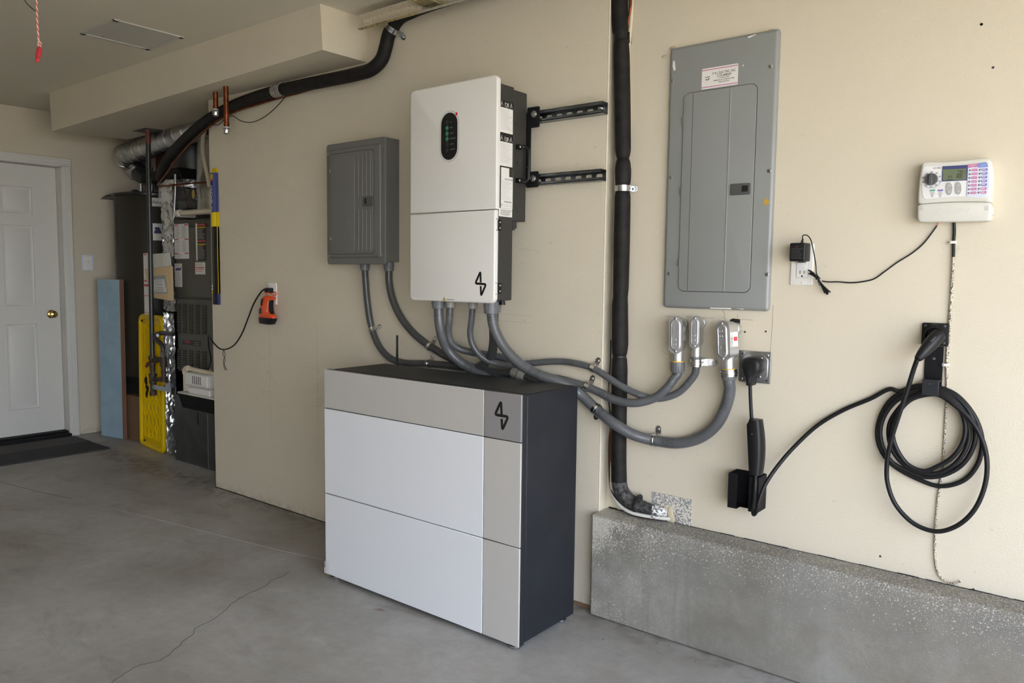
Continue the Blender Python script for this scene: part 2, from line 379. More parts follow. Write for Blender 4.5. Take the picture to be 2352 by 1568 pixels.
        for i in range(m):
            if closed: t = pts[(i+1) % m]-pts[(i-1) % m]
            else: t = pts[min(i+1, m-1)]-pts[max(i-1, 0)]
            d.append(t.normalized() if t.length > 1e-9 else Vector((1, 0, 0)))
        h = Vector((0, 1, 0)) if abs(d[0].y) < 0.9 else Vector((0, 0, 1))
        e1 = (h-d[0]*h.dot(d[0])).normalized()
        vs = []; L = 0; Ls = []
        for i in range(m):
            if i: L += (pts[i]-pts[i-1]).length
            Ls.append(L)
            e1 = (e1-d[i]*e1.dot(d[i])).normalized(); e2 = d[i].cross(e1)
            for k in range(n):
                a = 2*pi*k/n; vs.append(pts[i]+(e1*cos(a)*(sq or 1)+e2*sin(a))*rs[i])
        fs = []; uvs = []
        for j in range(m if closed else m-1):
            j2 = (j+1) % m; l2 = Ls[j2] if j2 else L+(pts[0]-pts[-1]).length
            for k in range(n):
                k2 = (k+1) % n; fs.append((j*n+k, j*n+k2, j2*n+k2, j2*n+k))
                uvs.append([(Ls[j], k/n), (Ls[j], (k+1)/n), (l2, (k+1)/n), (l2, k/n)])
        if not closed:
            fs.append(tuple(range(n))); uvs.append([(0, 0)]*n); fs.append(tuple(range(m*n-1, (m-1)*n-1, -1))); uvs.append([(L, 0)]*n)
        return s.add(vs, fs, uvs)
    def sphere(s, c, r, n=14, sc=(1, 1, 1)):
        c = Vector(c); vs = [c+Vector((0, 0, r*sc[2]))]; rows = n//2
        for j in range(1, rows):
            ph = pi*j/rows
            for i in range(n): vs.append(c+Vector((r*sc[0]*sin(ph)*cos(2*pi*i/n), r*sc[1]*sin(ph)*sin(2*pi*i/n), r*sc[2]*cos(ph))))
        vs.append(c-Vector((0, 0, r*sc[2]))); fs = [(0, 1+i, 1+(i+1) % n) for i in range(n)]
        for j in range(rows-2):
            for i in range(n): fs.append((1+j*n+i, 1+(j+1)*n+i, 1+(j+1)*n+(i+1) % n, 1+j*n+(i+1) % n))
        o = 1+(rows-2)*n; fs += [(o+i, len(vs)-1, o+(i+1) % n) for i in range(n)]
        return s.add(vs, fs)
    def text(s, body, c, size, facing='-y', rot=0, xs=1.0, depth=0.0004, align='CENTER', shear=0.0):
        """lettering as real extruded letters; facing -y (on the wall) or +x (on a side face)"""
        cu = bpy.data.curves.new('t', 'FONT'); cu.body = body; cu.size = size; cu.align_x = align; cu.align_y = 'CENTER'; cu.extrude = depth/2; cu.resolution_u = 2; cu.shear = shear
        ob = bpy.data.objects.new('t', cu); me = ob.to_mesh()
        R = Matrix.Rotation(radians(rot), 4, 'Z') @ Matrix.Diagonal((xs, 1, 1, 1))
        if facing == '-y': T = Matrix(((1, 0, 0, 0), (0, 0, -1, 0), (0, 1, 0, 0), (0, 0, 0, 1)))
        elif facing == '+x': T = Matrix(((0, 0, 1, 0), (1, 0, 0, 0), (0, 1, 0, 0), (0, 0, 0, 1)))
        else: T = facing
        X = Matrix.Translation(c) @ T @ R
        s.add([X @ v.co for v in me.vertices], [tuple(p.vertices) for p in me.polygons])
        ob.to_mesh_clear(); bpy.data.objects.remove(ob); bpy.data.curves.remove(cu)
        return s
    def xf(s, Mx, start=0):
        for i in range(start, len(s.v)): s.v[i] = Mx @ s.v[i]
        return s
    def build(s, name, m, parent=None, bevel=0.0, ang=35, seg=2, label=None):
        me = bpy.data.meshes.new(name); root = Vector((0, 0, 0)); q = parent
        while q is not None: root += q.location; q = q.parent
        org = root
        me.from_pydata([p-org for p in s.v], [], s.f)
        if s.uv:
            ul = me.uv_layers.new(name='UVMap')
            for i, p in enumerate(me.polygons):
                if i in s.uv:
                    for k, li in enumerate(p.loop_indices): ul.data[li].uv = s.uv[i][k]
        ms = m if isinstance(m, (list, tuple)) else [m]
        for x in ms: me.materials.append(M[x] if isinstance(x, str) else x)
        for i, p in enumerate(me.polygons): p.material_index = s.mi[i]
        bm = bmesh.new(); bm.from_mesh(me)
        bmesh.ops.remove_doubles(bm, verts=bm.verts, dist=1e-6)
        bmesh.ops.recalc_face_normals(bm, faces=bm.faces); bm.to_mesh(me); bm.free()
        for p in me.polygons: p.use_smooth = True
        me.set_sharp_from_angle(angle=radians(ang)); me.validate()
        o = bpy.data.objects.new(name, me); COL.objects.link(o)
        if parent is not None: o.parent = parent
        if bevel:
            md = o.modifiers.new('edge', 'BEVEL'); md.width = bevel; md.segments = seg; md.limit_method = 'ANGLE'; md.angle_limit = radians(40)
        if label: o['label'] = label
        return o
def thing(name, label, cat, loc, group=None):
    o = bpy.data.objects.new(name, None); COL.objects.link(o); o.location = loc; o.empty_display_size = 0.05
    o['label'] = label; o['category'] = cat
    if group: o['group'] = group
    return o
def tag(o, label, cat, group=None):
    o['label'] = label; o['category'] = cat
    if group: o['group'] = group
    # move the origin of a one-mesh thing onto its own geometry
    c = sum((v.co for v in o.data.vertices), Vector())/max(1, len(o.data.vertices))
    for v in o.data.vertices: v.co -= c
    o.location = c
    return o
def struct(o): o['kind'] = 'structure'; return o
def screw(parent, c, r=0.004, n=(0, -1, 0), name='screw', m='bolt', h=0.0025):
    c = Vector(c); n = Vector(n); b = MB(); b.lathe(c, c+n*h, [(0, r), (0.5, r), (1, r*0.6)], 12)
    t = Vector((0, 0, 1)) if abs(n.z) < .5 else Vector((1, 0, 0)); q = n.cross(t)
    a = c+n*(h*1.02)
    b.m = 1
    for d in (t+q, t-q):
        d = d.normalized(); e = n.cross(d)
        b.add([a+d*r*.5+e*r*.09, a-d*r*.5+e*r*.09, a-d*r*.5-e*r*.09, a+d*r*.5-e*r*.09], [(0, 1, 2, 3)])
    return b.build(name, [m, 'gap'], parent)
def lines(b, x0, x1, zs, y, h=0.0012, side=None, seed=1, minf=0.55, dep=0.0003):
    """rows of tiny print, broken into word-length bars; side=None on a wall face, side=x on a +x face (x0,x1 are then y)"""
    rnd = random.Random(seed)
    for z in zs:
        x = x0; end = x0+(x1-x0)*rnd.uniform(minf, 1)
        while x < end:
            L = (x1-x0)*rnd.uniform(0.05, 0.16); e = min(x+L, end)
            if side is None: b.box(x, e, y-dep, y, z-h/2, z+h/2)
            else: b.box(side, side+dep, x, e, z-h/2, z+h/2)
            x = e+(x1-x0)*0.018
def frange(a, b, n): return [a+(b-a)*i/(n-1) for i in range(n)]

# ================================================================== SETTING
ZC = 2.515
FX = 1.25      # plane of the garage door opening
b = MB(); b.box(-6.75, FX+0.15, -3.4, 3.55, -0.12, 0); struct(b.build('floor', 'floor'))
b = MB(); b.box(FX+0.15, 26, -16, 12, -0.16, -0.02); dr = struct(b.build('driveway', 'drive'))
b = MB(); b.box(-6.75, FX+0.2, -3.4, 3.55, ZC, ZC+0.12); struct(b.build('ceiling', 'ceil'))
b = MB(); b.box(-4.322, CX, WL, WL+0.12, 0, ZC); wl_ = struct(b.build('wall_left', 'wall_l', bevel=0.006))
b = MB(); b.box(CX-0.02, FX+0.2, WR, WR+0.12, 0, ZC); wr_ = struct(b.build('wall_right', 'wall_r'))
b = MB(); b.box(CX-0.002, FX+0.2, 2.49, WR+0.01, 0, 0.402)
struct(b.build('trim_1', 'stem', bevel=0.008))
b = MB(); b.box(-6.75, -6.55, 2.61, 3.55, 0, ZC); b.box(-6.75, -6.55, -3.4, 1.67, 0, ZC); b.box(-6.75, -6.55, 1.67, 2.61, 2.115, ZC); b.box(-6.75, -6.55, 1.67, 2.61, 0, 0.02)
struct(b.build('wall_rear', 'wall_d'))
b = MB(); b.box(-6.90, -6.752, -3.4, 3.55, -.1, ZC+.1); struct(b.build('door_light_block', 'wall_o'))  # unseen slab added to stop light leaking round the door
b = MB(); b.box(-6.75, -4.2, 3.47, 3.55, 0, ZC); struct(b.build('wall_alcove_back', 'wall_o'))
b = MB(); b.box(-4.30, -4.20, WL+0.12, 3.47, 0, ZC); struct(b.build('wall_alcove_side', 'wall_d'))
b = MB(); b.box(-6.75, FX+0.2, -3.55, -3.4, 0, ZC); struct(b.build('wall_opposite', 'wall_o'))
b = MB(); b.box(FX, FX+0.18, 2.15, WR+0.1, 0, ZC); b.box(FX, FX+0.18, -3.4, -2.9, 0, ZC); b.box(FX, FX+0.18, -2.9, 2.15, 2.15, ZC); struct(b.build('wall_opening', 'wall_d'))
# dropped soffit over the alcove
zb = 2.315
A0, A1 = (-2.928, 2.275, ZC), (-5.86, 2.275, ZC); B0, B1 = (-2.925, 2.285, zb), (-6.02, 2.345, 2.285)
b = MB()
vs = [B0, B1, A1, A0, (-2.92, WL+.0, zb), (-6.0, 2.86, 2.30), (-5.86, 2.86, ZC), (-2.92, WL+.0, ZC), (-4.32, WL, zb), (-4.32, 2.86, 2.305), (-4.32, WL, ZC), (-4.32, 2.86, ZC)]
b.add(vs, [(0, 1, 2, 3), (0, 3, 7, 4), (1, 5, 6, 2), (0, 4, 8), (0, 8, 9, 5, 1), (4, 7, 10, 8), (8, 10, 11, 9), (9, 11, 6, 5), (3, 2, 6, 11, 10, 7)])
struct(b.build('ceiling_soffit', 'wall_l', ang=20))
# painted corner bead running down the recess
b = MB(); b.tube([(CX-0.001, WL+0.003, 0.395), (CX-0.001, WL+0.003, ZC)], 0.0038, 8, smooth=False); struct(b.build('trim_2', 'wall_r'))

# wall marks: seams, pencil lines, cracks and scuffs that are on the paint
def mark(name, pts, y, r=0.0006, m='gap', parent=None, plane='y', smooth=False):
    b = MB()
    for line in pts:
        if plane == 'y': pp = [P(u, v, y) for u, v in line]
        elif plane == 'z': pp = [F(u, v, 0.0003) for u, v in line]
        b.tube(pp, r, 5, smooth=smooth, sub=3)
    return b.build(name, m, parent)
M['seam'] = mat('seam_line', (0.24, 0.20, 0.14), 0.8)  # brown line colour for drywall seams and cracks
M['scuff'] = mat('scuff_dirt', (0.22, 0.19, 0.15), 0.8)
mark('seam', [[(1694, 722), (1697, 760), (1696, 806)], [(1776, 700), (1773, 760), (1769, 808)], [(1528, 726), (1560, 727)], [(1577, 727), (1640, 730)], [(1700, 733), (1730, 735)], [(1697, 806), (1700, 804)]], WR, 0.0007, 'seam', wr_)
mark('crack', [[(1660, 711), (1665, 722), (1662, 727), (1668, 734)]], WR, 0.0009, 'seam', wr_)
mark('crack', [[(1520, 805), (1530, 812), (1540, 817)]], WR, 0.0006, 'seam', wr_)
mark('pencil_line', [[(1060, 713), (1130, 719), (1225, 726)], [(1030, 728), (1120, 735), (1224, 741)], [(1182, 568), (1240, 578)]], WL, 0.0003, 'scuff', wl_)
mark('scuff', [[(618, 745), (620, 840), (622, 1010)], [(727, 740), (729, 860), (731, 1050)], [(612, 848), (640, 888)], [(598, 896), (622, 900)], [(596, 908), (620, 912)], [(728, 917), (738, 918), (736, 930), (724, 932)],
               [(578, 795), (598, 822), (612, 826)], [(702, 842), (727, 848)]], WL, 0.0004, 'scuff', wl_)
b = MB()
rnd = random.Random(4)
for (u, v, su, sv, n) in ((729, 880, 4, 60, 26), (612, 850, 6, 20, 10), (610, 904, 14, 6, 12), (732, 925, 8, 10, 14), (560, 790, 90, 120, 14), (1230, 600, 60, 120, 12), (640, 200, 200, 60, 8)):
    for k in range(n):
        c = P(u+rnd.gauss(0, su*.6), v+rnd.gauss(0, sv*.6), WL); a = rnd.uniform(.0006, .0022); b.xz([(c.x-a, c.z-a*.5), (c.x+a*.8, c.z-a), (c.x+a*.5, c.z+a*1.2), (c.x-a, c.z+a)], WL-.0003, WL+.001)
b.build('scuff', 'scuff', wl_)
b = MB()
for u, v in ((2254, 56), (2281, 155), (1711, 762), (1759, 761), (2255, 56), (1346, 798), (2236, 1353), (2022, 1277)):
    c = P(u, v, WR); b.cyl(c, c+V(0, -.0012, 0), 0.0035, n=8)
b.build('nail_hole', 'gap', wr_)
# floor marks
fl = bpy.data.objects['floor']
FC = lambda u, v: (u/2.94, 1050+v/2.94)
cr1 = [(750, 1520), (820, 1470), (900, 1420), (960, 1395), (1040, 1385), (1100, 1360), (1180, 1300), (1250, 1230), (1310, 1190), (1320, 1150), (1450, 1085), (1510, 1045), (1560, 990), (1640, 940), (1700, 905), (1790, 870), (1830, 830), (1900, 805), (1970, 755)]
cr2 = []
for i in range(len(cr1)-1):
    (a0, a1), (c0, c1) = cr1[i], cr1[i+1]
    for k in range(4): t = k/4; cr2.append((a0+(c0-a0)*t+rnd.uniform(-5, 5), a1+(c1-a1)*t+rnd.uniform(-4, 4)))
mark('crack', [[FC(*p) for p in cr2]], 0, 0.0008, 'gap', fl, 'z')
M['jointline'] = mat('old_joint', (0.40, 0.385, 0.355), 0.7)
M['rustline'] = mat('rust_line', (0.22, 0.12, 0.06), 0.8)
mark('joint_line', [[FC(0, 165), FC(250, 230), FC(480, 280)]], 0, 0.0009, 'gap', fl, 'z')
mark('joint_line', [[FC(760, 345), FC(1150, 440), FC(1500, 530), FC(1900, 630), FC(2190, 690)], [FC(720, 720), FC(880, 900), FC(1050, 1085)], [FC(90, 880), FC(220, 1090), FC(480, 1440)], [FC(1250, 1240), FC(1300, 1310), FC(1400, 1470)], [FC(1480, 1200), FC(1580, 1290)]], 0, 0.0009, 'jointline', fl, 'z')
mark('rust_line', [[FC(870, 75), FC(1080, 130), FC(1170, 110)]], 0, 0.0022, 'rustline', fl, 'z')
mark('floor_gap', [[(495, 1119), (742, 1199), (1000, 1282), (1357, 1397)]], 2.538, 0.004, 'gap', wl_)
# debris at the foot of the concrete
b = MB()
for k in range(150):
    x = rnd.uniform(-4.3, 0.3); yb = 2.53 if x < -1.58 else 2.485
    y = yb-abs(rnd.gauss(0, .035 if k % 3 else .25)); r = rnd.uniform(.001, .0035)
    b.add([(x-r, y, .0002), (x, y-r*.7, .0002), (x+r*1.3, y, .0002), (x, y+r*.8, .0002), (x, y, r*.6)], [(0, 1, 4), (1, 2, 4), (2, 3, 4), (3, 0, 4), (3, 2, 1, 0)])
M['debris'] = mat('leaf_litter', (0.10, 0.075, 0.05), 0.9)
o = b.build('litter', 'debris'); o['kind'] = 'stuff'; o['label'] = 'specks of dirt and leaf litter along the wall foot'; o['category'] = 'debris'
b = MB(); c = F(868, 1401)
b.add([c+V(-.022, -.012, .001), c+V(0, -.004, .006), c+V(.03, .016, .002), c+V(.004, .01, .005)], [(0, 1, 3), (1, 2, 3)])
b.add([c+V(-.03, -.016, .001), c+V(-.022, -.012, .0015), c+V(-.022, -.010, .0015)], [(0, 1, 2)])
tag(b.build('leaf', M['rustline']), 'small curled brown leaf lying on the slab in front of the cabinet', 'leaf')
# raw wood strip showing under the drywall by the concrete end
b = MB(); b.box(-1.80, CX-.004, WL-.006, WL+.01, 0.0, 0.014); b.build('bottom_gap', 'wood', wl_)
# rough dark hole at the corner above the ledge
b = MB(); h = [P(u, v, WR) for u, v in ((1379, 1181), (1381, 1170), (1388, 1163), (1389, 1180), (1386, 1188))]
b.xz([(p.x, p.z) for p in h], WR-.002, WR+.004); b.build('hole', 'vent', wr_)
# crumbly gap along the ledge
b = MB()
x = CX+.01
while x < 0.35:
    L = rnd.uniform(.01, .05)
    b.box(x, x+L, WR-.0025, WR+.002, .401, .4015+rnd.uniform(.0012, .0032)*(2.2 if x < -1.3 else 1))
    x += L*.9
b.build('ledge_gap', 'vent', wr_)

# ---- rear door (six-panel) with casing, threshold
dx = -6.635
b = MB(); b.box(dx-.035, dx, 1.69, 2.5985, 0.0425, 2.105)
door = struct(b.build('door_1', 'white'))
b = MB()
def dpanel(y0, y1, z0, z1):
    # moulding ring then raised field
    for (e, h0, wd) in ((0, .004, .016),):
        q0 = [(y0, z0), (y1, z0), (y1, z1), (y0, z1)]; q1 = [(y0+wd*.35, z0+wd*.35), (y1-wd*.35, z0+wd*.35), (y1-wd*.35, z1-wd*.35), (y0+wd*.35, z1-wd*.35)]; q2 = [(y0+wd, z0+wd), (y1-wd, z0+wd), (y1-wd, z1-wd), (y0+wd, z1-wd)]; b.add([(dx-.001, y, z) for y, z in q0]+[(dx+h0, y, z) for y, z in q1]+[(dx-.0005, y, z) for y, z in q2], [(j*4+i, j*4+(i+1) % 4, j*4+4+(i+1) % 4, j*4+4+i) for j in (0, 1) for i in range(4)])
    i = .045
    b.add([(dx, y0+i-.02, z0+i-.02), (dx, y1-i+.02, z0+i-.02), (dx, y1-i+.02, z1-i+.02), (dx, y0+i-.02, z1-i+.02), (dx+.006, y0+i, z0+i), (dx+.006, y1-i, z0+i), (dx+.006, y1-i, z1-i), (dx+.006, y0+i, z1-i)],
          [(4, 5, 6, 7), (0, 1, 5, 4), (1, 2, 6, 5), (2, 3, 7, 6), (3, 0, 4, 7)])
for (u0, u1) in ((1.87, 2.09), (2.205, 2.425)):
    dpanel(u0, u1, 1.735, 1.94); dpanel(u0, u1, 1.035, 1.65); dpanel(u0, u1, 0.24, 0.90)
b.build('door_panel', 'white', door)
k = Q(118, 721, dx)
b = MB(); b.lathe(k, k+V(.062, 0, 0), [(0, .033), (.05, .033), (.14, .026), (.2, .012), (.45, .011), (.55, .022), (.7, .028), (.88, .026), (1, .014)], 24)
b.build('door_knob', 'brass', door, label='round brass knob')
b = MB(); b.box(-6.60, -6.535, 2.60, 2.617, 0.0, 2.12); b.box(-6.60, -6.535, 1.67, 2.617, 2.108, 2.125); b.box(dx-.045, -6.6005, 2.601, 2.612, .0425, 2.12); b.box(dx-.045, -6.6005, 1.67, 2.599, 2.108, 2.115)
def casing(y0, y1, z0, z1, ver=True):
    b.box(-6.55, -6.532, y0, y1, z0, z1)
    if ver:
        b.box(-6.532, -6.526, y0+.012, y1-.006, z0, z1); b.box(-6.526, -6.522, y1-.022, y1-.006, z0, z1)
    else:
        b.box(-6.532, -6.526, y0, y1, z0+.012, z1-.006); b.box(-6.526, -6.522, y0, y1, z1-.022, z1-.006)
casing(2.614, 2.672, 0, 2.116); casing(1.60, 2.672, 2.117, 2.175, False)
struct(b.build('trim_3', 'white', bevel=.002))
b = MB(); b.box(dx-.04, -6.50, 1.69, 2.60, 0.0, .028); b.box(dx-.01, -6.56, 1.69, 2.60, .028, .042); struct(b.build('trim_4', 'blackmatte', bevel=.004))

# ---- ceiling hatch
r0, r1, s0, s1 = -4.275, -3.90, 1.815, 2.168
t = thing('access_panel', 'flat grey access hatch in the ceiling in front of the soffit', 'hatch', ((r0+r1)/2, (s0+s1)/2, ZC))
b = MB(); zz = ZC-.003
for q in ((r0, r0+.022, s0, s1), (r1-.022, r1, s0, s1), (r0, r1, s0, s0+.022), (r0, r1, s1-.022, s1)): b.box(q[0], q[1], q[2], q[3], zz-.003, ZC)
b.build('frame', 'hatch', t, bevel=.001)
b = MB(); b.box(r0+.024, r1-.024, s0+.024, s1-.024, zz, ZC+.001); b.build('door', 'hatch', t)
b = MB(); b.cyl((r0+.05, s0+.09, zz), (r0+.05, s0+.09, zz-.003), .006, n=10); b.build('latch', 'zinc', t)

# ================================================================== BATTERY CABINET
YF = 2.07
bx0, bx1 = -2.660, -1.598
t = thing('battery_cabinet', 'large charcoal battery cabinet with grey and white front panels standing on the slab', 'cabinet', (-2.13, 2.25, 0))
b = MB(); b.box(bx0+.004, bx1-.001, YF+.034, 2.414, 0.024, .903)
b.build('body', 'dark', t, bevel=.003)
b = MB(); b.box(bx0+.004, bx1-.001, YF+.0075, YF+.0315, 0.018, .907)
b.build('front_frame', 'darkfront', t, bevel=.002)
b = MB(); b.box(bx0+.012, bx1-.012, YF+.045, 2.404, .903, .9055); b.build('lid', 'dark', t, bevel=.001)
sx_ = -1.7665; g = .0016
zA, zB, zC0, zD = .909, .742, .373, .0165
def fp(x0, x1, z0, z1, m, nm='front_panel', lab=None):
    q = MB(); q.box(x0+g, x1-g, YF, YF+.0075, z0+g, z1-g); return q.build(nm, m, t, bevel=.0018, label=lab)
fp(bx0, sx_, zB, zA, 'pgrey', lab='wide warm grey top panel'); fp(bx0, sx_, zC0, zB, 'pwhite', lab='wide white middle panel'); fp(bx0, sx_, zD, zC0, 'pwhite', lab='wide white bottom panel')
lp = fp(sx_, bx1, zB, zA, 'plogo', lab='small mid grey panel with black bolt emblem')
fp(sx_, bx1, zC0, zB, 'pgrey', lab='narrow warm grey middle panel'); fp(sx_, bx1, zD, zC0, 'pgrey', lab='narrow warm grey bottom panel')
def emblem(pts, y, r, parent):
    pts = [Vector(p) for p in pts]; out = []
    for i, p in enumerate(pts):
        if i in (0, len(pts)-1): out.append(p); continue
        a = (pts[i-1]-p); c = (pts[i+1]-p); rr = min(r*1.9, a.length*.3, c.length*.3); a.normalize(); c.normalize()
        for k in range(7):
            s_ = k/6; out.append((p+a*rr)*(1-s_)**2+p*2*s_*(1-s_)+(p+c*rr)*s_*s_)
    q = MB(); q.tube(out, r, 10, smooth=False)
    for v_ in q.v: v_.y = y+(v_.y-y)*.16
    return q.build('emblem', 'ink', parent)
C8 = lambda u, v: (700+u/2.24, 800+v/2.24)
emblem([P(*C8(*p), YF) for p in ((1013, 342), (1010, 272), (979, 340), (1047, 351), (1017, 419), (1013, 362))], YF-.0002, .0052, lp)
for fx, fy in ((-1.635, 2.10), (-1.635, 2.375), (-2.62, 2.375), (-2.62, 2.10)):
    q = MB(); q.lathe((fx, fy, 0), (fx, fy, .027), [(0, .022), (.18, .024), (.4, .024), (.42, .017), (.6, .017), (.62, .012), (1, .012)], 24); q.build('foot', 'zinc', t)
c = P(912, 829, 2.40); c.z = .9055
b = MB(); b.lathe(c, c+V(0, 0, .135), [(0, .0075), (.05, .0075), (.06, .0055), (.2, .0055), (.22, .0068), (.95, .0062), (1, .003)], 14, sq=(1, .6)); b.build('antenna', 'black', t)
b = MB()
b.add([P(744, 1287, YF-.004), P(756, 1290, YF-.006), P(755, 1314, YF-.006), P(748, 1316, YF-.002)], [(0, 1, 2, 3)])
b.prism([(bx0-.003, YF-.003, .045), (bx0-.003, YF+.03, .045), (bx0-.003, YF+.03, .019), (bx0-.003, YF-.003, .019)], [(bx0-.002, YF-.003, .045), (bx0-.002, YF+.03, .045), (bx0-.002, YF+.03, .019), (bx0-.002, YF-.003, .019)])
b.build('corner_film', 'clearfilm', t, label='loose clear film at the lower corner')

# ================================================================== INVERTER
YI = 2.302
ix0, ix1 = -2.380, -1.913
t = thing('inverter', 'tall white wall inverter with black oval display hung beside the strut rails', 'inverter', (-2.14, 2.42, 1.21))
ISx = -1.917
b = MB(); b.box(-2.365, ISx, YI+.020, 2.410, 1.214, 2.036); b.build('chassis', 'chassis', t, bevel=.004)
b = MB(); b.box(-2.35, ISx-.002, 2.4102, 2.494, 1.526, 2.028); b.build('heat_sink_housing', 'chassis', t, bevel=.003)
b = MB(); b.rbox(ix0, ix1, YI, YI+.020, 1.5635, 2.064, r=.022, b=.006, corners=(1, 1, 0, 0)); uc = b.build('upper_cover', 'cover', t, ang=50)
b = MB(); b.rbox(ix0-.001, ix1-.006, YI, YI+.020, 1.203, 1.5610, r=.022, b=.006, corners=(0, 0, 1, 1)); lc = b.build('lower_cover', 'cover', t, ang=50)
I2 = lambda u, v: (920+u/5.6, 460+v/5.6)
emblem([P(*I2(*p), YI) for p in ((1032, 1055), (1028, 915), (962, 1068), (1100, 1078), (1036, 1228), (1031, 1100))], YI-.0002, .0047, lc)
# display
I1 = lambda u, v: (920+u/4.356, 160+v/4.356)
dc = P(*I1(489, 667), YI); dz = (P(*I1(490, 430), YI).z-P(*I1(490, 897), YI).z)/2; dr = (P(*I1(570, 665), YI).x-P(*I1(412, 665), YI).x)/2
def stadium(cx, cz, hw, hh, n=12):
    o = []
    for k in range(n+1): a = pi*k/n; o.append((cx+hw*cos(a), cz+hh-hw+hw*sin(a)))
    for k in range(n+1): a = pi+pi*k/n; o.append((cx+hw*cos(a), cz-hh+hw+hw*sin(a)))
    return o
b = MB()
b.m = 0; b.xz(stadium(dc.x, dc.z, dr+.0085, dz+.0085), YI-.0006, YI+.001)
b.m = 1; b.xz(stadium(dc.x, dc.z, dr+.0070, dz+.0070), YI-.0010, YI+.001)
b.m = 0; b.xz(stadium(dc.x, dc.z, dr+.0020, dz+.0020), YI-.0014, YI+.001)
disp = b.build('display', ['text', 'cover'], t)
b = MB(); b.xz(stadium(dc.x, dc.z, dr, dz), YI-.0022, YI+.001); dg = b.build('display_glass', 'glass', disp)
b = MB(); names = ['PV', 'BAT', 'GRID', 'BACKUP', 'COM', 'ALARM']
for k, (nm, vv) in enumerate(zip(names, (527, 583, 638, 692, 747, 800))):
    p = P(*I1(498, vv), YI); b.text(nm, V(p.x, YI-.0023, p.z), .0072, align='LEFT', depth=.0002, xs=1.15)
b.build('lettering', 'text', disp)
for k, vv in enumerate((528, 585, 641, 694, 748, 804)):
    p = P(*I1(469, vv), YI); b = MB(); lit = k in (1, 2, 3)
    b.tube([(p.x+.0065*cos(a*pi/8), YI-.0024, p.z+.0082*sin(a*pi/8)) for a in range(16)], .0008, 5, smooth=False, closed=True)
    b.box(p.x-.0025, p.x+.0025, YI-.0026, YI-.002, p.z-.0035, p.z+.0035)
    if lit: b.box(p.x-.0012, p.x+.0012, YI-.0026, YI-.002, p.z+.003, p.z+.0055)
    b.build('status_light', 'green' if lit else 'dim', disp, label='lit green status light' if lit else 'unlit status light')
p = P(1049, 262, YI); b = MB(); b.xz([(p.x-.006, p.z-.001), (p.x, p.z-.0075), (p.x+.0065, p.z+.001), (p.x+.0005, p.z+.008)], YI-.0022, YI); b.build('red_tab', 'red', t)
# warning label on lower cover
p = P(1020, 686.5, YI); b = MB(); b.xz([(p.x-.009, p.z-.007), (p.x+.009, p.z-.007), (p.x, p.z+.009)], YI-.0006, YI)
b.m = 1; b.xz([(p.x-.0072, p.z-.0058), (p.x+.0072, p.z-.0058), (p.x, p.z+.007)], YI-.0009, YI-.0005); b.m = 0
b.box(p.x-.0007, p.x+.0007, YI-.0012, YI-.0008, p.z-.001, p.z+.0035); b.box(p.x-.0007, p.x+.0007, YI-.0012, YI-.0008, p.z-.0042, p.z-.0025)
lines(b, p.x+.011, p.x+.056, [p.z-.001], YI, .0022, seed=3, minf=.98); b.build('warning_sticker', ['ink', 'yellowtri'], t)
# labels on the side face
XS = ISx
def side_label(nm, y0, y1, z0, z1, m, dep=.0006): q = MB(); q.box(XS-.001, XS+dep, y0, y1, z0, z1); return q.build(nm, m, t, bevel=0)
S = lambda u, v: Q(1130+u/5.4, 220+v/5.4, XS)
def icons(parent, zc):
    q = MB(); X = XS+.0010
    for yc, kind in ((YI+.033, 0), (YI+.062, 1), (YI+.090, 2)):
        if kind != 1:
            q.tube([(X, yc-.009, zc-.008), (X, yc+.009, zc-.008), (X, yc, zc+.010)], .0009, 5, smooth=False, closed=True)
            if kind == 0: q.box(X, X+.0008, yc-.0008, yc+.0008, zc-.004, zc+.004)
            else: q.tube([(X, yc+.001, zc+.005), (X, yc-.0018, zc), (X, yc+.0018, zc-.0005), (X, yc-.001, zc-.006)], .0009, 5, smooth=False)
        else:
            q.tube([(X, yc-.010, zc-.006), (X, yc-.010, zc+.007), (X, yc, zc+.004), (X, yc+.010, zc+.007), (X, yc+.010, zc-.006), (X, yc, zc-.009)], .0009, 5, smooth=False, closed=True)
            q.box(X, X+.0008, yc-.0004, yc+.0004, zc-.008, zc+.004); q.box(X, X+.0008, yc+.004, yc+.0065, zc-.004, zc+.003)
    q.build('icons', 'paper', parent)
za = S(75, 120).z; zt = S(100, 45).z
def zz_(v): return S(170, v).z
L1 = side_label('warning_label', YI+.022, 2.406, zz_(488), zz_(62), 'ink'); icons(L1, zz_(110))
q = MB(); q.box(XS, XS+.0010, YI+.023, 2.402, zz_(462), zz_(152)); q.m = 1
lines(q, YI+.027, 2.398, frange(zz_(170), zz_(420), 24), 0, .0011, side=XS+.001, seed=11); q.build('print_area', ['paper', 'lighttext'], L1)
L2 = side_label('warning_label', YI+.022, 2.406, zz_(893), zz_(490), 'ink'); icons(L2, zz_(535))
q = MB(); q.box(XS, XS+.0010, YI+.023, 2.402, zz_(875), zz_(575)); q.m = 1
lines(q, YI+.027, 2.398, frange(zz_(592), zz_(835), 24), 0, .0011, side=XS+.001, seed=12); q.build('print_area', ['paper', 'lighttext'], L2)
q = MB(); yb = S(112, 1000).y; ye = 2.406
q.box(XS-.001, XS+.0008, yb, ye, zz_(1395), zz_(1000)); q.box(XS-.001, XS+.0008, yb, S(212, 950).y, zz_(1000), zz_(893)); q.m = 1
lines(q, yb+.004, ye-.004, frange(zz_(1055), zz_(1290), 26), 0, .0009, side=XS+.0008, seed=13); q.m = 2
for k in range(22): q.box(XS+.0008, XS+.0011, yb+.022+k*.0024, yb+.022+k*.0024+random.uniform(.0007, .0018), zz_(1042), zz_(1026))
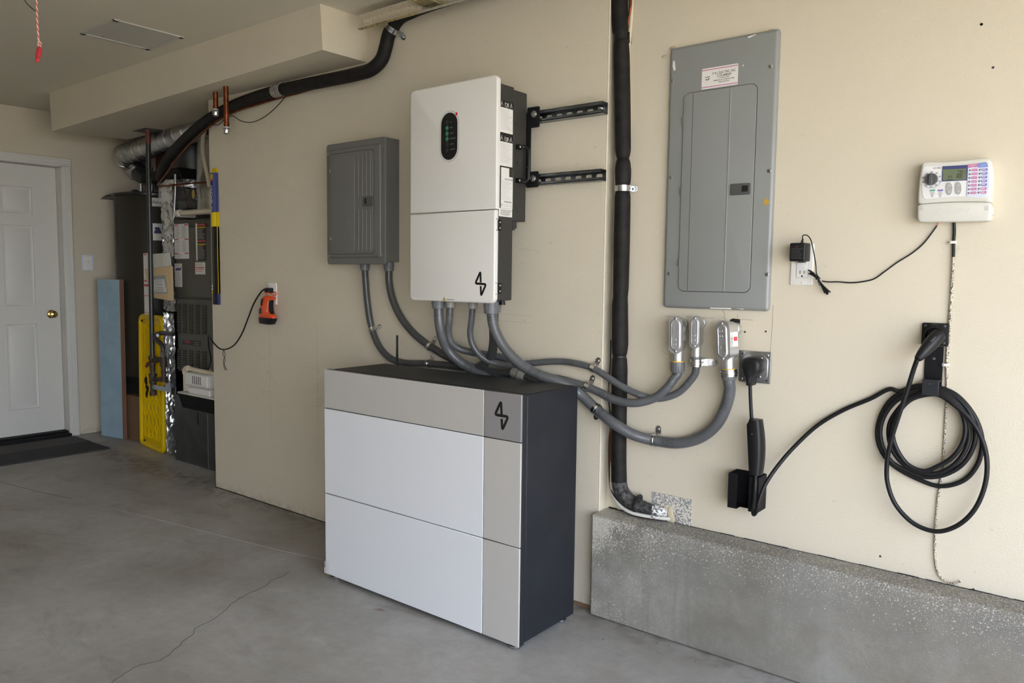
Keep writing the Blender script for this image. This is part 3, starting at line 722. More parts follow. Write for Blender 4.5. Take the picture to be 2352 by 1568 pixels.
for k in range(20): q.box(XS+.0008, XS+.0011, yb+.018+k*.0024, yb+.018+k*.0024+random.uniform(.0007, .0018), zz_(1325), zz_(1305))
zl = zz_(1360)
q.text('FC', V(XS+.0009, yb+.008, zl), .014, '+x')
for k in range(4): q.tube([(XS+.001, yb+.026+k*.013+.004*cos(a*pi/4), zl+.005*sin(a*pi/4)) for a in range(8)], .0004, 4, smooth=False, closed=True)
q.build('rating_label', ['paper', 'lighttext', 'text'], t)
q = MB(); q.box(XS-.001, XS+.0010, YI+.022, 2.404, zz_(1500), zz_(1398)); q.m = 1
lines(q, YI+.030, 2.400, frange(zz_(1420), zz_(1480), 5), 0, .0022, side=XS+.001, seed=15, minf=.8); q.build('warning_label', ['paper', 'text'], t)
# hinges, cover screws
for vv in (517, 662):
    a = Q(1147, vv, XS); q = MB(); q.box(XS, XS+.003, a.y-.010, a.y+.010, a.z-.021, a.z+.021); hg = q.build('hinge', 'black', t, bevel=.0008)
    for dz_ in (-.011, .011): screw(hg, (XS+.003, a.y+.001, a.z+dz_), .0035, (1, 0, 0))
for u, v in ((1137, 502), (1136.5, 528), (1135.5, 650), (1135, 676)):
    a = Q(u, v, ix1-.006); screw(lc, (ix1-.006, YI+.012, a.z), .0022, (1, 0, 0), m='text')
for u, v in ((1188, 283), (1188, 373), (1187, 477)):
    a = Q(u, v, XS); screw(t, (XS-.002, min(a.y, 2.48), a.z), .003, (1, 0, 0), m='ink')
# carrying handle
a = Q(1190, 338, XS); c2 = Q(1189, 415, XS); q = MB(); hx = XS-.002
for e in (a, c2): q.box(hx, hx+.016, e.y-.012, e.y+.012, e.z-.009, e.z+.009)
q.tube([(hx+.008, a.y+.012, a.z), (hx+.020, a.y+.022, a.z+.002), (hx+.032, a.y+.028, a.z-.010), (hx+.034, a.y+.028, a.z-.03), (hx+.034, a.y+.028, c2.z+.03), (hx+.032, a.y+.028, c2.z+.008), (hx+.02, c2.y+.022, c2.z-.003), (hx+.008, c2.y+.012, c2.z)], .0068, 10)
hd = q.build('handle', 'black', t, bevel=0)
for e in (a, c2): screw(hd, (hx+.016, e.y-.004, e.z), .0045, (1, 0, 0))
# mounting plate at the back and two ears bolted to the rails
q = MB(); q.box(-2.33, -1.899, 2.4945, 2.4985, 1.69, 1.95); mp = q.build('mounting_plate', 'black', t, bevel=.001)
for (z0, z1, bz, yy) in ((1.892, 1.972, 1.944, 0), (1.66, 1.722, 1.694, 0)):
    q = MB(); q.rbox(-1.915, -1.8555, 2.4905, 2.4945, z0, z1, r=.006); ear = q.build('mounting_ear', 'black', t)
    q = MB(); q.lathe((-1.880, 2.4905, bz), (-1.880, 2.480, bz), [(0, .0135), (.25, .0135), (.26, .0105), (.9, .010), (1, .008)], 20); q.build('bolt', 'bolt', ear)
screw(t, (-1.906, 2.4945, 1.742), .008, (0, -1, 0), name='bolt', h=.006)
q = MB(); a = Q(1187, 520, XS-.01); q.box(-1.95, -1.925, 2.42, 2.445, 1.497, 1.527); q.cyl((-1.93, 2.43, 1.497), (-1.93, 2.43, 1.489), .006); q.build('lower_stop', 'chassis', t)
a = P(1162, 693, 2.385); q = MB(); q.lathe((-1.945, 2.385, 1.214), (-1.945, 2.385, 1.196), [(0, .010), (.5, .010), (.55, .012), (1, .012)], 14); q.build('cap_plug', 'black', t)

# ================================================================== STRUT RAILS
def strut(label, z0, z1, x1):
    t = thing('strut_rail', label, 'strut rail', ((-2.36+x1)/2, 2.52, z0), 'slotted strut rails behind the inverter')
    b = MB(); x0 = -2.36; y0, y1 = 2.499, 2.5395; th = .0025; hm = (z0+z1)/2
    b.box(x0, x1, y0, y1, z1-th, z1); b.box(x0, x1, y0, y1, z0, z0+th)
    for zz0, s_ in ((z1, -1), (z0, 1)):
        b.box(x0, x1, y0, y0+th, min(zz0, zz0+s_*.0095), max(zz0, zz0+s_*.0095)); b.box(x0, x1, y0, y0+.008, zz0+s_*.0095-.001, zz0+s_*.0095+.001)
    sh = .0072
    b.box(x0, x1, y1-th, y1, hm+sh, z1); b.box(x0, x1, y1-th, y1, z0, hm-sh)
    x = x1-.014
    while x > x0+.05:   # webs with rounded slot ends
        pitch = .0478; sl = .029
        xa = x-sl; n = 6
        ptsl = [(x, hm-sh)]+[(x-sh+sh*cos(-pi/2+pi*k/n)+0.0, hm+sh*sin(-pi/2+pi*k/n)) for k in range(n+1)]+[(x, hm+sh), (x+(pitch-sl), hm+sh)]
        ptsl += [(x+(pitch-sl)+sh-sh*cos(pi/2-pi*k/n), hm+sh*sin(pi/2-pi*k/n)) for k in range(n+1)]+[(x+(pitch-sl), hm-sh)]
        ptsl = [(min(px, x1), pz) for px, pz in ptsl]
        b.xz(ptsl, y1-th, y1); x -= pitch
    b.build('channel', 'strut', t)
    return t
t = strut('upper slotted strut rail beside the inverter, bolt in its free end', 1.915, 1.957, -1.573)
b = MB(); b.lathe((-1.600, 2.5395, 1.940), (-1.600, 2.520, 1.940), [(0, .012), (.3, .012), (.31, .008), (1, .006)], 16); b.build('bolt', 'zinc', t)
t = strut('lower slotted strut rail beside the inverter, with an empty slotted end', 1.670, 1.711, -1.574)

# ================================================================== SMALL BREAKER BOX (left)
YS = 2.438
t = thing('breaker_box', 'small grey surface-mounted breaker box left of the white inverter', 'breaker box', (-2.89, 2.5, 1.36))
b = MB(); b.box(-3.075, -2.696, 2.452, 2.5395, 1.368, 1.932); bxo = b.build('box', 'panel_l', t, bevel=.003)
b = MB()
for r_ in (.030, .022, .013):
    b.tube([(-2.6957, 2.503+r_*.8*cos(a*pi/12), 1.425+r_*sin(a*pi/12)) for a in range(24)], .0008, 5, smooth=False, closed=True)
b.build('knockout', 'panel_l', bxo); b = MB(); b.tube([(-2.6957, 2.50+.024*cos(a*pi/12), 1.87+.03*sin(a*pi/12)) for a in range(24)], .0006, 5, smooth=False, closed=True)
b.build('knockout', 'panel_l', bxo)
cx0, cx1, cz0, cz1 = -3.100, -2.681, 1.356, 1.931
b = MB(); b.rbox(cx0, cx1, YS, YS+.014, cz0, cz1, r=.016, b=.004)
b.rbox(cx0+.024, cx1-.024, YS-.009, YS, cz0+.030, cz1-.028, r=.012, b=.008); b.build('cover', 'panel_l', t, ang=50)
yd = YS-.009
dx0, dx1, dz0, dz1 = cx0+.045, cx1-.068, cz0+.050, cz1-.052
b = MB(); b.rbox(dx0-.002, dx1+.002, yd-.0006, yd, dz0-.002, dz1+.002, r=.014); b.build('door_gap', 'gap', t)
b = MB(); b.rbox(dx0, dx1, yd-.0035, yd-.0003, dz0, dz1, r=.013, b=.0015)
xm = dx0+(dx1-dx0)*.60
b.rbox(dx0+.012, xm-.006, yd-.0055, yd-.003, dz0+.012, dz1-.012, r=.008, b=.0015)
for k in range(4):
    xr = xm+.014+k*.028
    b.rbox(xr, xr+.009, yd-.0058, yd-.003, dz1-.21, dz1-.012, r=.004, b=.002); b.rbox(xr, xr+.009, yd-.0058, yd-.003, dz0+.012, dz0+.20, r=.004, b=.002)
dd = b.build('door', 'panel_l', t, ang=50)
lz = P(847, 462, yd)
b = MB(); b.rbox(lz.x-.034, dx1+.001, yd-.008, yd-.003, lz.z-.022, lz.z+.022, r=.003, b=.001); b.box(lz.x-.026, lz.x-.006, yd-.0095, yd-.007, lz.z-.013, lz.z+.013); lt = b.build('latch', 'latch', dd)
b = MB(); b.box(lz.x-.018, lz.x-.006, yd-.0100, yd-.0090, lz.z-.012, lz.z+.012); b.build('thumb_slot', 'ink', lt)
for zz in (dz1-.078, dz0+.073): b = MB(); b.box(dx0-.004, dx0+.004, yd-.0055, yd, zz-.008, zz+.008); b.build('hinge', 'bolt', t)
for xx, zz in ((cx0+.013, cz1-.045), (cx1-.024, cz1-.040), (cx0+.016, cz0+.040), (cx1-.026, cz0+.042)):
    screw(t, (xx, YS, zz), .0062)

# ================================================================== MAIN BREAKER PANEL (right)
YP = 2.582
t = thing('main_breaker_box', 'large grey breaker panel set in the right wall, with contractor sticker', 'breaker panel', (-1.15, WR, 1.2))
px0, px1, pz0, pz1 = -1.347, -0.953, 1.2015, 2.127
b = MB(); b.rbox(px0, px1, YP, WR-.002, pz0, pz1, r=.012, b=.012, n=5); b.build('cover', 'panel_r', t, ang=60)
a = P(1572, 216, YP); d_ = P(1736, 196, YP); e_ = P(1575, 668, YP); f_ = P(1729, 672, YP)
qx0, qx1, qz0, qz1 = a.x, P(1732, 400, YP).x, e_.z, a.z
b = MB(); b.rbox(qx0-.0022, qx1+.0022, YP-.0005, YP, qz0-.0022, qz1+.0022, r=.024); b.build('door_gap', 'gap', t)
b = MB(); b.rbox(qx0, qx1, YP-.004, YP-.0002, qz0, qz1, r=.022, b=.001)
dd = b.build('door', 'panel_r', t, ang=50)
hx_ = P(1588, 400, YP).x; fx_ = P(1673, 400, YP).x
b = MB(); b.box(hx_-.0009, hx_+.0009, YP-.0045, YP-.0035, qz0+.002, qz1-.002); b.build('seam', 'latch', dd)
b = MB(); b.tube([(fx_, YP-.0036, qz0+.003), (fx_, YP-.0036, qz1-.003)], .0022, 8, smooth=False); b.build('fold_line', 'panel_r', dd)
la, lb = P(1679, 449, YP), P(1726, 420, YP)
b = MB(); b.rbox(la.x, lb.x, YP-.008, YP-.004, la.z, lb.z, r=.004, b=.0015); b.box(la.x+.036, la.x+.037, YP-.0085, YP-.0078, la.z+.003, lb.z-.003); lt = b.build('latch', 'latch', dd)
b = MB(); b.rbox(lb.x-.029, lb.x-.008, YP-.0095, YP-.008, la.z+.010, lb.z-.008, r=.002); b.build('thumb_slot', 'ink', lt)
c_ = P(1712, 466, YP); b = MB(); b.tube([(c_.x+.0085*cos(a*pi/10), YP-.004, c_.z+.0105*sin(a*pi/10)) for a in range(20)], .0005, 5, smooth=False, closed=True); b.build('key_disc', 'panel_r', dd)
for v in (279, 439, 603): p = P(1571.5, v, YP); b = MB(); b.box(qx0-.004, qx0+.001, YP-.005, YP, p.z-.014, p.z+.014); b.build('hinge', 'bolt', t)
for u, v in ((1544, 185), (1541, 407), (1537, 628), (1770, 152), (1767, 392), (1762, 630)): screw(t, P(u, v, YP), .0072)
# contractor sticker
ka, kb = P(1612, 207, YP), P(1695.5, 150, YP)
kx0, kx1 = P(1612, 180, YP).x, P(1695, 178, YP).x; kz0, kz1 = P(1612, 206, YP).z, P(1612, 159, YP).z
b = MB(); b.rbox(kx0, kx1, YP-.0005, YP, kz0, kz1, r=.004); sk = b.build('sticker', 'paper', t)
b = MB(); b.box(kx0+.0005, kx1-.0005, YP-.0008, YP-.0004, kz1-.0075, kz1-.0045); b.box(kx0+.0005, kx1-.0005, YP-.0008, YP-.0004, kz0+.0045, kz0+.0075); b.build('stripe', 'pink', sk)
kw = kx1-kx0; kc = kx0+kw*.62; kh = kz1-kz0
b = MB(); b.text('D & L ELECTRIC, INC.', V(kc, YP-.0006, kz0+kh*.70), .0115, xs=.78); b.text('CCB #88069', V(kc, YP-.0006, kz0+kh*.555), .0115, xs=.85)
b.text('P.O. BOX 1047', V(kc, YP-.0006, kz0+kh*.44), .0058); b.text('OREGON CITY, OREGON 97045', V(kc, YP-.0006, kz0+kh*.345), .0058, xs=.9); b.text('(503) 656-5633', V(kc, YP-.0006, kz0+kh*.25), .0062)
ex = kx0+kw*.17; ez = kz0+kh*.46
rnd = random.Random(9)
for k in range(11):
    a = rnd.uniform(0, 6.28); r1_, r2_ = .003, rnd.uniform(.006, .010)
    b.xz([(ex+r1_*cos(a-.5), ez+r1_*.6*sin(a-.5)), (ex+r2_*cos(a), ez+r2_*.6*sin(a)), (ex+r1_*cos(a+.5), ez+r1_*.6*sin(a+.5))], YP-.0009, YP-.0004)
b.text('ELECTRIC', V(ex, YP-.0009, ez+.0075), .0045)
b.build('lettering', 'ink', sk)
b = MB(); h = [P(u, v, YP) for u, v in ((1754, 458), (1762, 456), (1768.5, 465), (1762, 470), (1753, 471))]; b.xz([(p.x, p.z) for p in h], YP-.0006, YP); b.build('tape_scrap', 'amber', t, label='torn scrap of amber tape')
b = MB()
for pts in (((1546, 140), (1550, 140), (1552, 160), (1548, 163), (1545, 152)), ((1705, 149), (1708.5, 148), (1707, 154)), ((1630, 706), (1680, 707), (1679, 710), (1632, 708.5)), ((1690, 708), (1708, 709), (1707, 711)), ((1718, 84), (1737, 78), (1736, 80), (1719, 88))):
    h = [P(u, v, YP) for u, v in pts]; b.xz([(p.x, p.z) for p in h], YP-.0006, YP)
b.build('paint_chip', 'paper', t, label='flecks of cream wall paint')
b = MB()
for u, v, r_ in ((1545, 110, .010), (1772, 71, .010), (1526, 130, .010)):
    p = P(u, v, WR); b.sphere((p.x, WR-.001, p.z), r_, 10, (1.2, .2, .6))
b.build('caulk_lump', 'foamblob', wr_)

# ================================================================== CONDUIT ELBOWS (silver)
def elbow(label, cu, cv, y0, half, hw, rz=0.0, tilt=0.0, depth=.055, words=None, nutm='fitting', nutr=.0225, nuth=.046, sticker=False, hub=.020, groove=True, clampnut=False):
    c = P(cu, cv, y0); t = thing('conduit_elbow', label, 'conduit elbow', c, 'silver conduit elbows under the breaker panel')
    X = Matrix.Translation(c) @ Matrix.Rotation(rz, 4, 'Z') @ Matrix.Rotation(tilt, 4, 'Y')
    def B(b, nm, m, par=None, **k): b.xf(X); return b.build(nm, m, par or t, **k)
    b = MB(); rings = [(0, 1.0), (.35, .99), (.8, .95), (1, .88)]
    pr = None
    st = stadium(0, 0, 1, 1, 10)
    n = len(st); vs = []; fs = []
    for (f, sc) in rings:
        for (x, z) in stadium(0, 0, hw*.94*sc, half*.96*(.5+.5*sc), 10): vs.append((x, .002+depth*f, z))
    for j in range(len(rings)-1): fs += [(j*n+i, j*n+(i+1) % n, (j+1)*n+(i+1) % n, (j+1)*n+i) for i in range(n)]
    fs += [tuple(range(n)), tuple(range(len(vs)-1, len(vs)-n-1, -1))]
    b.add(vs, fs)
    b.lathe((0, depth*.5, half-hub-.012), (0, depth+.030, half-hub-.012), [(0, hub), (.55, hub), (.58, hub*1.12), (1, hub*1.12)], 20)      # back outlet into the wall
    b.lathe((0, depth*.48, -half*.6), (0, depth*.48, -half-.030), [(0, hub*1.02), (1, hub*.98)], 20)
    B(b, 'body', 'cast', ang=50)
    b = MB(); st = stadium(0, 0, hw, half, 12); b.xz(st, -.0005, .0025); B(b, 'gasket', 'ink')
    b = MB(); vs = []; prof = [(0, 0, 0), (1, 1, -.0020), (.72, .86, -.0022), (.66, .82, -.0045), (.60, .78, -.0062), (.42, .69, -.0062), (.36, .66, -.0040)]
    lev = [(1.0, .0), (1.0, -.0025), (.80, -.0027), (.73, -.0055), (.66, -.0068), (.55, -.0070), (.50, -.0052)]
    for k, y in lev:
        off = hw*(1-k); hh = half-(off if k > .9 else off+half*.095)
        for (x, z) in stadium(0, 0, hw*k, hh, 12): vs.append((x, y, z))
    n = len(st); fs = []
    for j in range(len(lev)-1): fs += [(j*n+i, j*n+(i+1) % n, (j+1)*n+(i+1) % n, (j+1)*n+i) for i in range(n)]
    fs += [tuple(range(n)), tuple(range(len(vs)-1, len(vs)-n-1, -1))]
    b.add(vs, fs); cv_ = B(b, 'cover', 'castcover', ang=40)
    for s_ in (1, -1):
        b = MB(); b.lathe((0, -.0025, s_*(half-.010)), (0, -.0065, s_*(half-.010)), [(0, .0052), (.5, .0052), (1, .003)], 14); B(b, 'screw', 'bolt')
    if words:
        b = MB()
        for (txt, dx_, dz_, sz) in words: b.text(txt, V(dx_, -.0058, dz_), sz, rot=90, depth=.0016)
        for s_ in (0, 1):
            zc_ = -half*.48+s_*.016 if words[0][1] < 0 else half*.48-s_*.017
            b.tube([(.0052*cos(a*pi/7)-.001, -.0055, zc_+.0052*sin(a*pi/7)) for a in range(14)], .0005, 4, smooth=False, closed=True)
            b.text('UL' if s_ else 'SA', V(-.001, -.0058, zc_), .0055, depth=.0012)
        b.xf(X); b.build('embossing', 'bolt', cv_)
    bx = .0 ; yb_ = depth*.48
    b = MB(); b.cyl((0, yb_, -half-.0265), (0, yb_, -half-.0300), nutr*.94, n=24)
    if nutm == 'fitting' : B(b, 'gasket_ring', 'yellowring')
    b = MB(); b.lathe((0, yb_, -half-.030), (0, yb_, -half-.030-nuth), [(0, nutr), (.06, nutr*1.03), (.85, nutr*1.0), (.95, nutr*.92), (1, nutr*.8)], 24)
    for k in range(18):
        a = 2*pi*k/18; b.box(nutr*1.01*cos(a)-.0009, nutr*1.01*cos(a)+.0009, yb_+nutr*1.01*sin(a)-.0009, yb_+nutr*1.01*sin(a)+.0009, -half-.030-nuth*.8, -half-.034)
    B(b, 'nut', 'fitting')
    if sticker:
        b = MB(); b.box(hw*.945, hw*.952, .010, depth-.006, -half*.30, half*.42); b.m = 1; b.box(hw*.953, hw*.957, .030, depth-.010, -half*.02, half*.18); b.m = 2
        for k in range(12): b.box(hw*.953, hw*.957, .012, .024, -half*.28+k*.0028, -half*.28+k*.0028+random.uniform(.0007, .0018))
        for k in range(5): b.box(hw*.953, hw*.957, .014, .026, half*.10+k*.005, half*.10+k*.005+.001)
        B(b, 'sticker', ['paper', 'redp', 'text'])
    return X @ Vector((0, yb_, -half-.030-nuth)), X @ Vector((0, yb_, -half-.030-nuth*.45))
E1 = elbow('leftmost silver conduit elbow, wide embossed cover and plastic nut', 1552, 769, 2.530, .068, .0250, rz=radians(6), tilt=radians(-1.5), words=[('E304093', -.010, .012, .011), ('1" COVER', .007, .016, .0105)], sticker=True, depth=.044, nutr=.0240, nuth=.040)
E2 = elbow('middle silver conduit elbow, the narrowest of the three', 1596, 762.5, 2.533, .058, .0195, rz=radians(5), tilt=radians(-.5), words=[('3/4" COVER', -.002, -.002, .0105)], nutm='black', nutr=.0180, nuth=.022, hub=.0165, depth=.040)
E3 = elbow('rightmost silver conduit elbow, tilted, with barcode sticker on its flank', 1660, 783, 2.515, .070, .0250, rz=radians(-10), tilt=radians(-4.5), words=[('E304093', .010, -.026, .011), ('COVER', -.008, -.030, .0105)], sticker=True, depth=.062, nutr=.0245, nuth=.037)
# ================================================================== CONDUITS
def path(pts): return [P(u, v, y) for u, v, y in pts]
def fitting(parent, top, r, m='fitting', h=.045, name='fitting', n=24):
    """compression nut hanging below a box: ribbed body then lip"""
    x, y, z = top
    b = MB(); b.lathe((x, y, z), (x, y, z-h), [(0, r*.86), (.06, r*.86), (.08, r*1.0), (.62, r*1.0), (.70, r*.97), (.98, r*.94), (1, r*.86)], n)
    for k in range(16):
        a = 2*pi*k/16; b.box(x+r*.97*cos(a)-.001, x+r*.97*cos(a)+.001, y+r*.97*sin(a)-.001, y+r*.97*sin(a)+.001, z-h*.6, z-h*.1)
    return b.build(name, m, parent)
def conduit(label, pts, r, m='conduit', top=None, fm='fitting', fr=None, fh=.045, end=None):
    pp = path(pts)
    if end is not None: pp += [end+V(0, 0, -.004), end+V(0, 0, .015)]
    t = thing('conduit', label, 'conduit', pp[0], 'grey flexible conduits')
    if top:
        fitting(t, top, fr, fm, fh); pp = [Vector(top)-V(0, 0, fh*.6)]+pp
    b = MB(); b.tube(pp, r, 18, sub=14); b.build('tube', m, t)
    return t
# two from the small breaker box
pt = P(838, 610, 2.49)
conduit('grey conduit from the small breaker box, the left one of its two', [(840, 650, 2.49), (844, 695, 2.50), (852, 745, 2.515), (868, 790, 2.52), (893, 820, 2.52), (925, 832, 2.52), (985, 835, 2.52), (1050, 842, 2.51), (1110, 852, 2.50), (1170, 880, 2.50), (1185, 930, 2.50)],
        .0160, 'conduit_d', (pt.x, 2.49, 1.368), 'fitting', .0225, .040)
pt = P(893, 606, 2.50)
conduit('grey conduit from the small breaker box, the right one nearer the inverter', [(894, 650, 2.50), (903, 690, 2.50), (922, 730, 2.505), (950, 765, 2.515), (988, 795, 2.52), (1030, 820, 2.515), (1085, 843, 2.505), (1150, 856, 2.50), (1192, 859, 2.49), (1225, 872, 2.49), (1255, 905, 2.49)],
        .0172, 'conduit_d', (pt.x, 2.50, 1.368), 'fitting', .0235, .042)
# couplings lying on the run behind the cabinet top
t = thing('conduit_coupling', 'grey coupling with a dark ring just behind the cabinet top', 'coupling', P(1190, 858, 2.485))
a, c_ = P(1178, 853, 2.485), P(1206, 866, 2.485)
b = MB(); b.lathe(a, c_, [(0, .020), (.08, .023), (.5, .023), (.52, .0255), (.62, .0255), (.64, .024), (.95, .021), (1, .018)], 22); b.build('sleeve', 'fitting2', t)
b = MB(); q_ = a.lerp(c_, .55); d_ = (c_-a).normalized(); b.cyl(q_, q_+d_*.002, .0262, n=22); b.build('ring', 'ink', t)
# five from the inverter
zf = 1.214
def ft(u, y, v=700): p = P(u, v, y); return (p.x, y, zf)
T_c = ft(1007, 2.350); T_d = ft(1034, 2.372); T_e = ft(1086, 2.372); T_g = ft(1128, 2.345); T_f = ft(1135, 2.388)
conduit('thick grey conduit, first from the left under the inverter', [(1009, 740, 2.352), (1016, 775, 2.37), (1030, 805, 2.40), (1055, 830, 2.43), (1085, 848, 2.455), (1120, 870, 2.46), (1150, 910, 2.46)], .0205, 'conduit', T_c, 'fitting', .0285, .042)
conduit('thin grey conduit, second under the inverter, ending at the left silver elbow', [(1032, 735, 2.375), (1030, 765, 2.385), (1037, 788, 2.40), (1056, 801, 2.43), (1085, 809, 2.46), (1130, 816, 2.495), (1165, 824, 2.505), (1205, 845, 2.505), (1245, 862, 2.505), (1290, 871, 2.505), (1345, 887, 2.515), (1375, 900, 2.515), (1410, 917, 2.513), (1455, 925, 2.515), (1500, 915, 2.53), (1530, 893, 2.535), (1549, 868, 2.546)], [.0150]*12+[.0160]*8, 'conduit', T_d, 'fitting2', .0205, .038, end=E1[0])
conduit('thin grey conduit, third under the inverter, ending at the middle silver elbow', [(1083, 735, 2.375), (1080, 765, 2.380), (1085, 790, 2.39), (1102, 815, 2.41), (1130, 832, 2.44), (1165, 838, 2.47), (1215, 834, 2.50), (1270, 830, 2.515), (1310, 832, 2.52), (1358, 844, 2.52), (1390, 862, 2.518), (1430, 888, 2.520), (1470, 907, 2.535), (1510, 915, 2.555), (1555, 903, 2.565), (1585, 875, 2.56), (1597, 856, 2.557)], .0132, 'conduit', T_e, 'fitting2', .0195, .038, end=E2[0])
conduit('thick grey conduit, right front under the inverter, sweeping low to the tilted elbow', [(1133, 745, 2.345), (1143, 772, 2.352), (1160, 800, 2.365), (1190, 832, 2.385), (1230, 857, 2.41), (1270, 872, 2.435), (1300, 884, 2.46), (1332, 905, 2.50), (1370, 940, 2.510), (1410, 972, 2.505), (1455, 998, 2.530), (1503, 1011, 2.565), (1555, 1017, 2.57), (1605, 1006, 2.57), (1645, 975, 2.565), (1668, 930, 2.56), (1676, 893, 2.552)], .0205, 'conduit', T_g, 'fitting', .0290, .052, end=E3[0])
conduit('grey conduit behind the front right one, dropping behind the cabinet', [(1134, 745, 2.39), (1134, 785, 2.40), (1128, 815, 2.43), (1110, 836, 2.46), (1085, 852, 2.475), (1068, 885, 2.48)], .0190, 'conduit_d', T_f, 'fitting', .0275, .050)

# torn hole round the third elbow's outlet
b = MB(); h = [P(u, v, WR) for u, v in ((1677, 734), (1684, 731), (1700, 733), (1700, 752), (1697, 764), (1686, 766), (1678, 752))]; b.xz([(p.x, p.z) for p in h], WR-.001, WR+.004); b.build('hole', 'vent', wr_)

# ================================================================== PIPE STRAPS
def strap(label, c, d, r, side, wall_y, w_=.020, tab=.032, grp='zinc straps on the conduits', m='zinc', boltr=.0058, cat='pipe strap', two=False):
    """one-hole strap: band round the tube at c along d, tab to the wall on `side`"""
    c = Vector(c); d = Vector(d).normalized(); s_ = Vector(side); s_ = (s_-d*s_.dot(d)); s_.y = 0; s_.normalize()
    t = thing('pipe_strap', label, cat, c, grp)
    b = MB(); R_ = r+.0024
    b.lathe(c-d*w_/2, c+d*w_/2, [(0, r), (0, R_), (.3, R_), (.36, R_+.0014), (.64, R_+.0014), (.7, R_), (1, R_), (1, r)], 24)
    b.build('band', m, t)
    for sg in ((1, -1) if two else (1,)):
        ss = s_*sg; b = MB(); yw = wall_y-.0005; n_ = ss.cross(V(0, 1, 0)); n_.normalize()
        p0 = c+ss*(r*.9); p0.y = yw; hw = w_*.5
        L = tab
        ring = [(0, -hw), (L*.72, -hw), (L, -hw*.45), (L, hw*.45), (L*.72, hw), (0, hw)]
        f = [p0+ss*a+n_*e for a, e in ring]
        b.prism([p-V(0, .003, 0) for p in f], f)
        yy = min(c.y+r*.3, yw-.004)
        q0 = c+ss*(R_*.93); q0.y = yy
        b.prism([q0+n_*hw+ss*.002, q0-n_*hw+ss*.002, q0-n_*hw-ss*.001, q0+n_*hw-ss*.001], [Vector((v_.x, yw-.001, v_.z)) for v_ in (p0+n_*hw+ss*.006, p0-n_*hw+ss*.006, p0-n_*hw+ss*.001, p0+n_*hw+ss*.001)])
        tb = b.build('tab', m, t)
        q = p0+ss*(L*.60); q.y = yw-.003
        b = MB(); b.lathe(q, q-V(0, .005, 0), [(0, boltr), (.3, boltr), (.32, boltr*.8), (1, boltr*.7)], 12); b.build('bolt', 'bolt', tb)
    return t
def at(u, v, y, u2, v2, y2): a = P(u, v, y); e = P(u2, v2, y2); return a, e-a
c, d = at(855, 757, 2.517, 868, 790, 2.52); strap('zinc strap high on the left conduit below the small breaker box', c, d, .0162, (1, 0, .1), WL)
c, d = at(988, 795, 2.52, 1030, 820, 2.515); strap('zinc strap with raised tab, behind the antenna on the right conduit', c, d, .0174, (.1, 0, 1), WL)
c, d = at(986, 835, 2.52, 1050, 841, 2.515); strap('zinc strap low on the left conduit just above the cabinet top', c, d, .0162, (.1, 0, 1), WL)
c, d = at(1361, 845, 2.52, 1390, 862, 2.535); strap('zinc strap nearest the corner on the topmost conduit', c, d, .0134, (0.1, 0, 1), WL)
c, d = at(1348, 888, 2.516, 1375, 900, 2.53); strap('zinc strap on the middle conduit above the cabinet corner', c, d, .0160, (0.1, 0, 1), WL)
c, d = at(1370, 940, 2.510, 1410, 972, 2.505); strap('zinc strap with tab pointing down, right of the cabinet corner', c, d, .0207, (0, 0, -1), WL)
c, d = at(1503, 1011, 2.565, 1555, 1017, 2.57); strap('zinc strap at the lowest bend of the thick conduit', c, d, .0207, (0.1, 0, 1), WR)
c = E2[1]+V(0, 0, -.012); strap('zinc strap with tab to the side, under the middle elbow', c, (0, 0, 1), .0185, (1, 0, 0), WR, w_=.026, tab=.045)
c = E3[1]+V(0, 0, .006); strap('zinc strap clamped round the nut under the tilted elbow', c, (-.08, 0, 1), .0262, (-1, 0, 0), WR, w_=.024, tab=.026)

# ================================================================== INSULATED PIPE (vertical, by the corner)
t = thing('insulated_pipe', 'black foam-wrapped pipe running down beside the corner bead', 'insulated pipe', P(1421, 1100, 2.565))
yv = 2.567
seg = [(1423, -40, 1), (1423, 0, 1), (1424, 50, 1.0), (1425, 72, .95), (1426, 79, .78), (1427, 90, .78), (1427, 97, .95), (1428, 130, 1.0), (1430, 250, 1.0), (1431, 345, .98), (1431, 358, .85), (1431, 364, .74), (1431, 372, .9), (1431, 390, 1.02), (1431, 415, .98), (1430, 426, .88), (1430, 440, .88), (1430, 452, 1.0), (1428, 560, 1.03), (1426, 660, .99), (1425, 682, .93), (1424, 700, 1.02), (1424, 790, 1.06), (1423, 812, .95), (1423, 818, .80), (1423, 824, .95), (1423, 850, 1.03), (1422, 950, .98), (1421, 1050, 1.0), (1422, 1105, 1.0)]
b = MB(); b.tube([P(u, v, yv) for u, v, r_ in seg], [.0300*r_ for u, v, r_ in seg], 20, sub=4); b.build('foam_sleeve', 'foam', t)
b = MB(); b.tube([P(1422, 1105, yv), P(1427, 1127, yv), P(1440, 1145, yv), P(1462, 1158, yv), P(1484, 1166, yv), P(1500, 1170, yv)], [.029, .030, .0285, .026, .022, .019], 18, sub=6); b.build('foam_bend', 'foamdusty', t, label='dusty bent end of the sleeve')
b = MB(); b.tube([P(1498, 1170, yv), P(1512, 1173, 2.575), P(1526, 1177, 2.59), P(1531, 1178, 2.594)], [.0195, .018, .0165, .016], 16, sub=6); b.build('painted_end', 'foilend', t)
b = MB(); c = P(1426, 85, yv); b.cyl(c-V(0, 0, .016), c+V(0, 0, .016), .0262); c2_ = P(1444, 88, 2.585); b.box(c.x+.02, c2_.x+.005, 2.575, 2.598, c.z-.022, c.z+.016); b.build('tie', 'rubber', t)
b = MB(); c = P(1423, 818, yv); b.cyl(c-V(0, 0, .003), c+V(0, 0, .003), .0262); b.build('tie', 'ink', t)
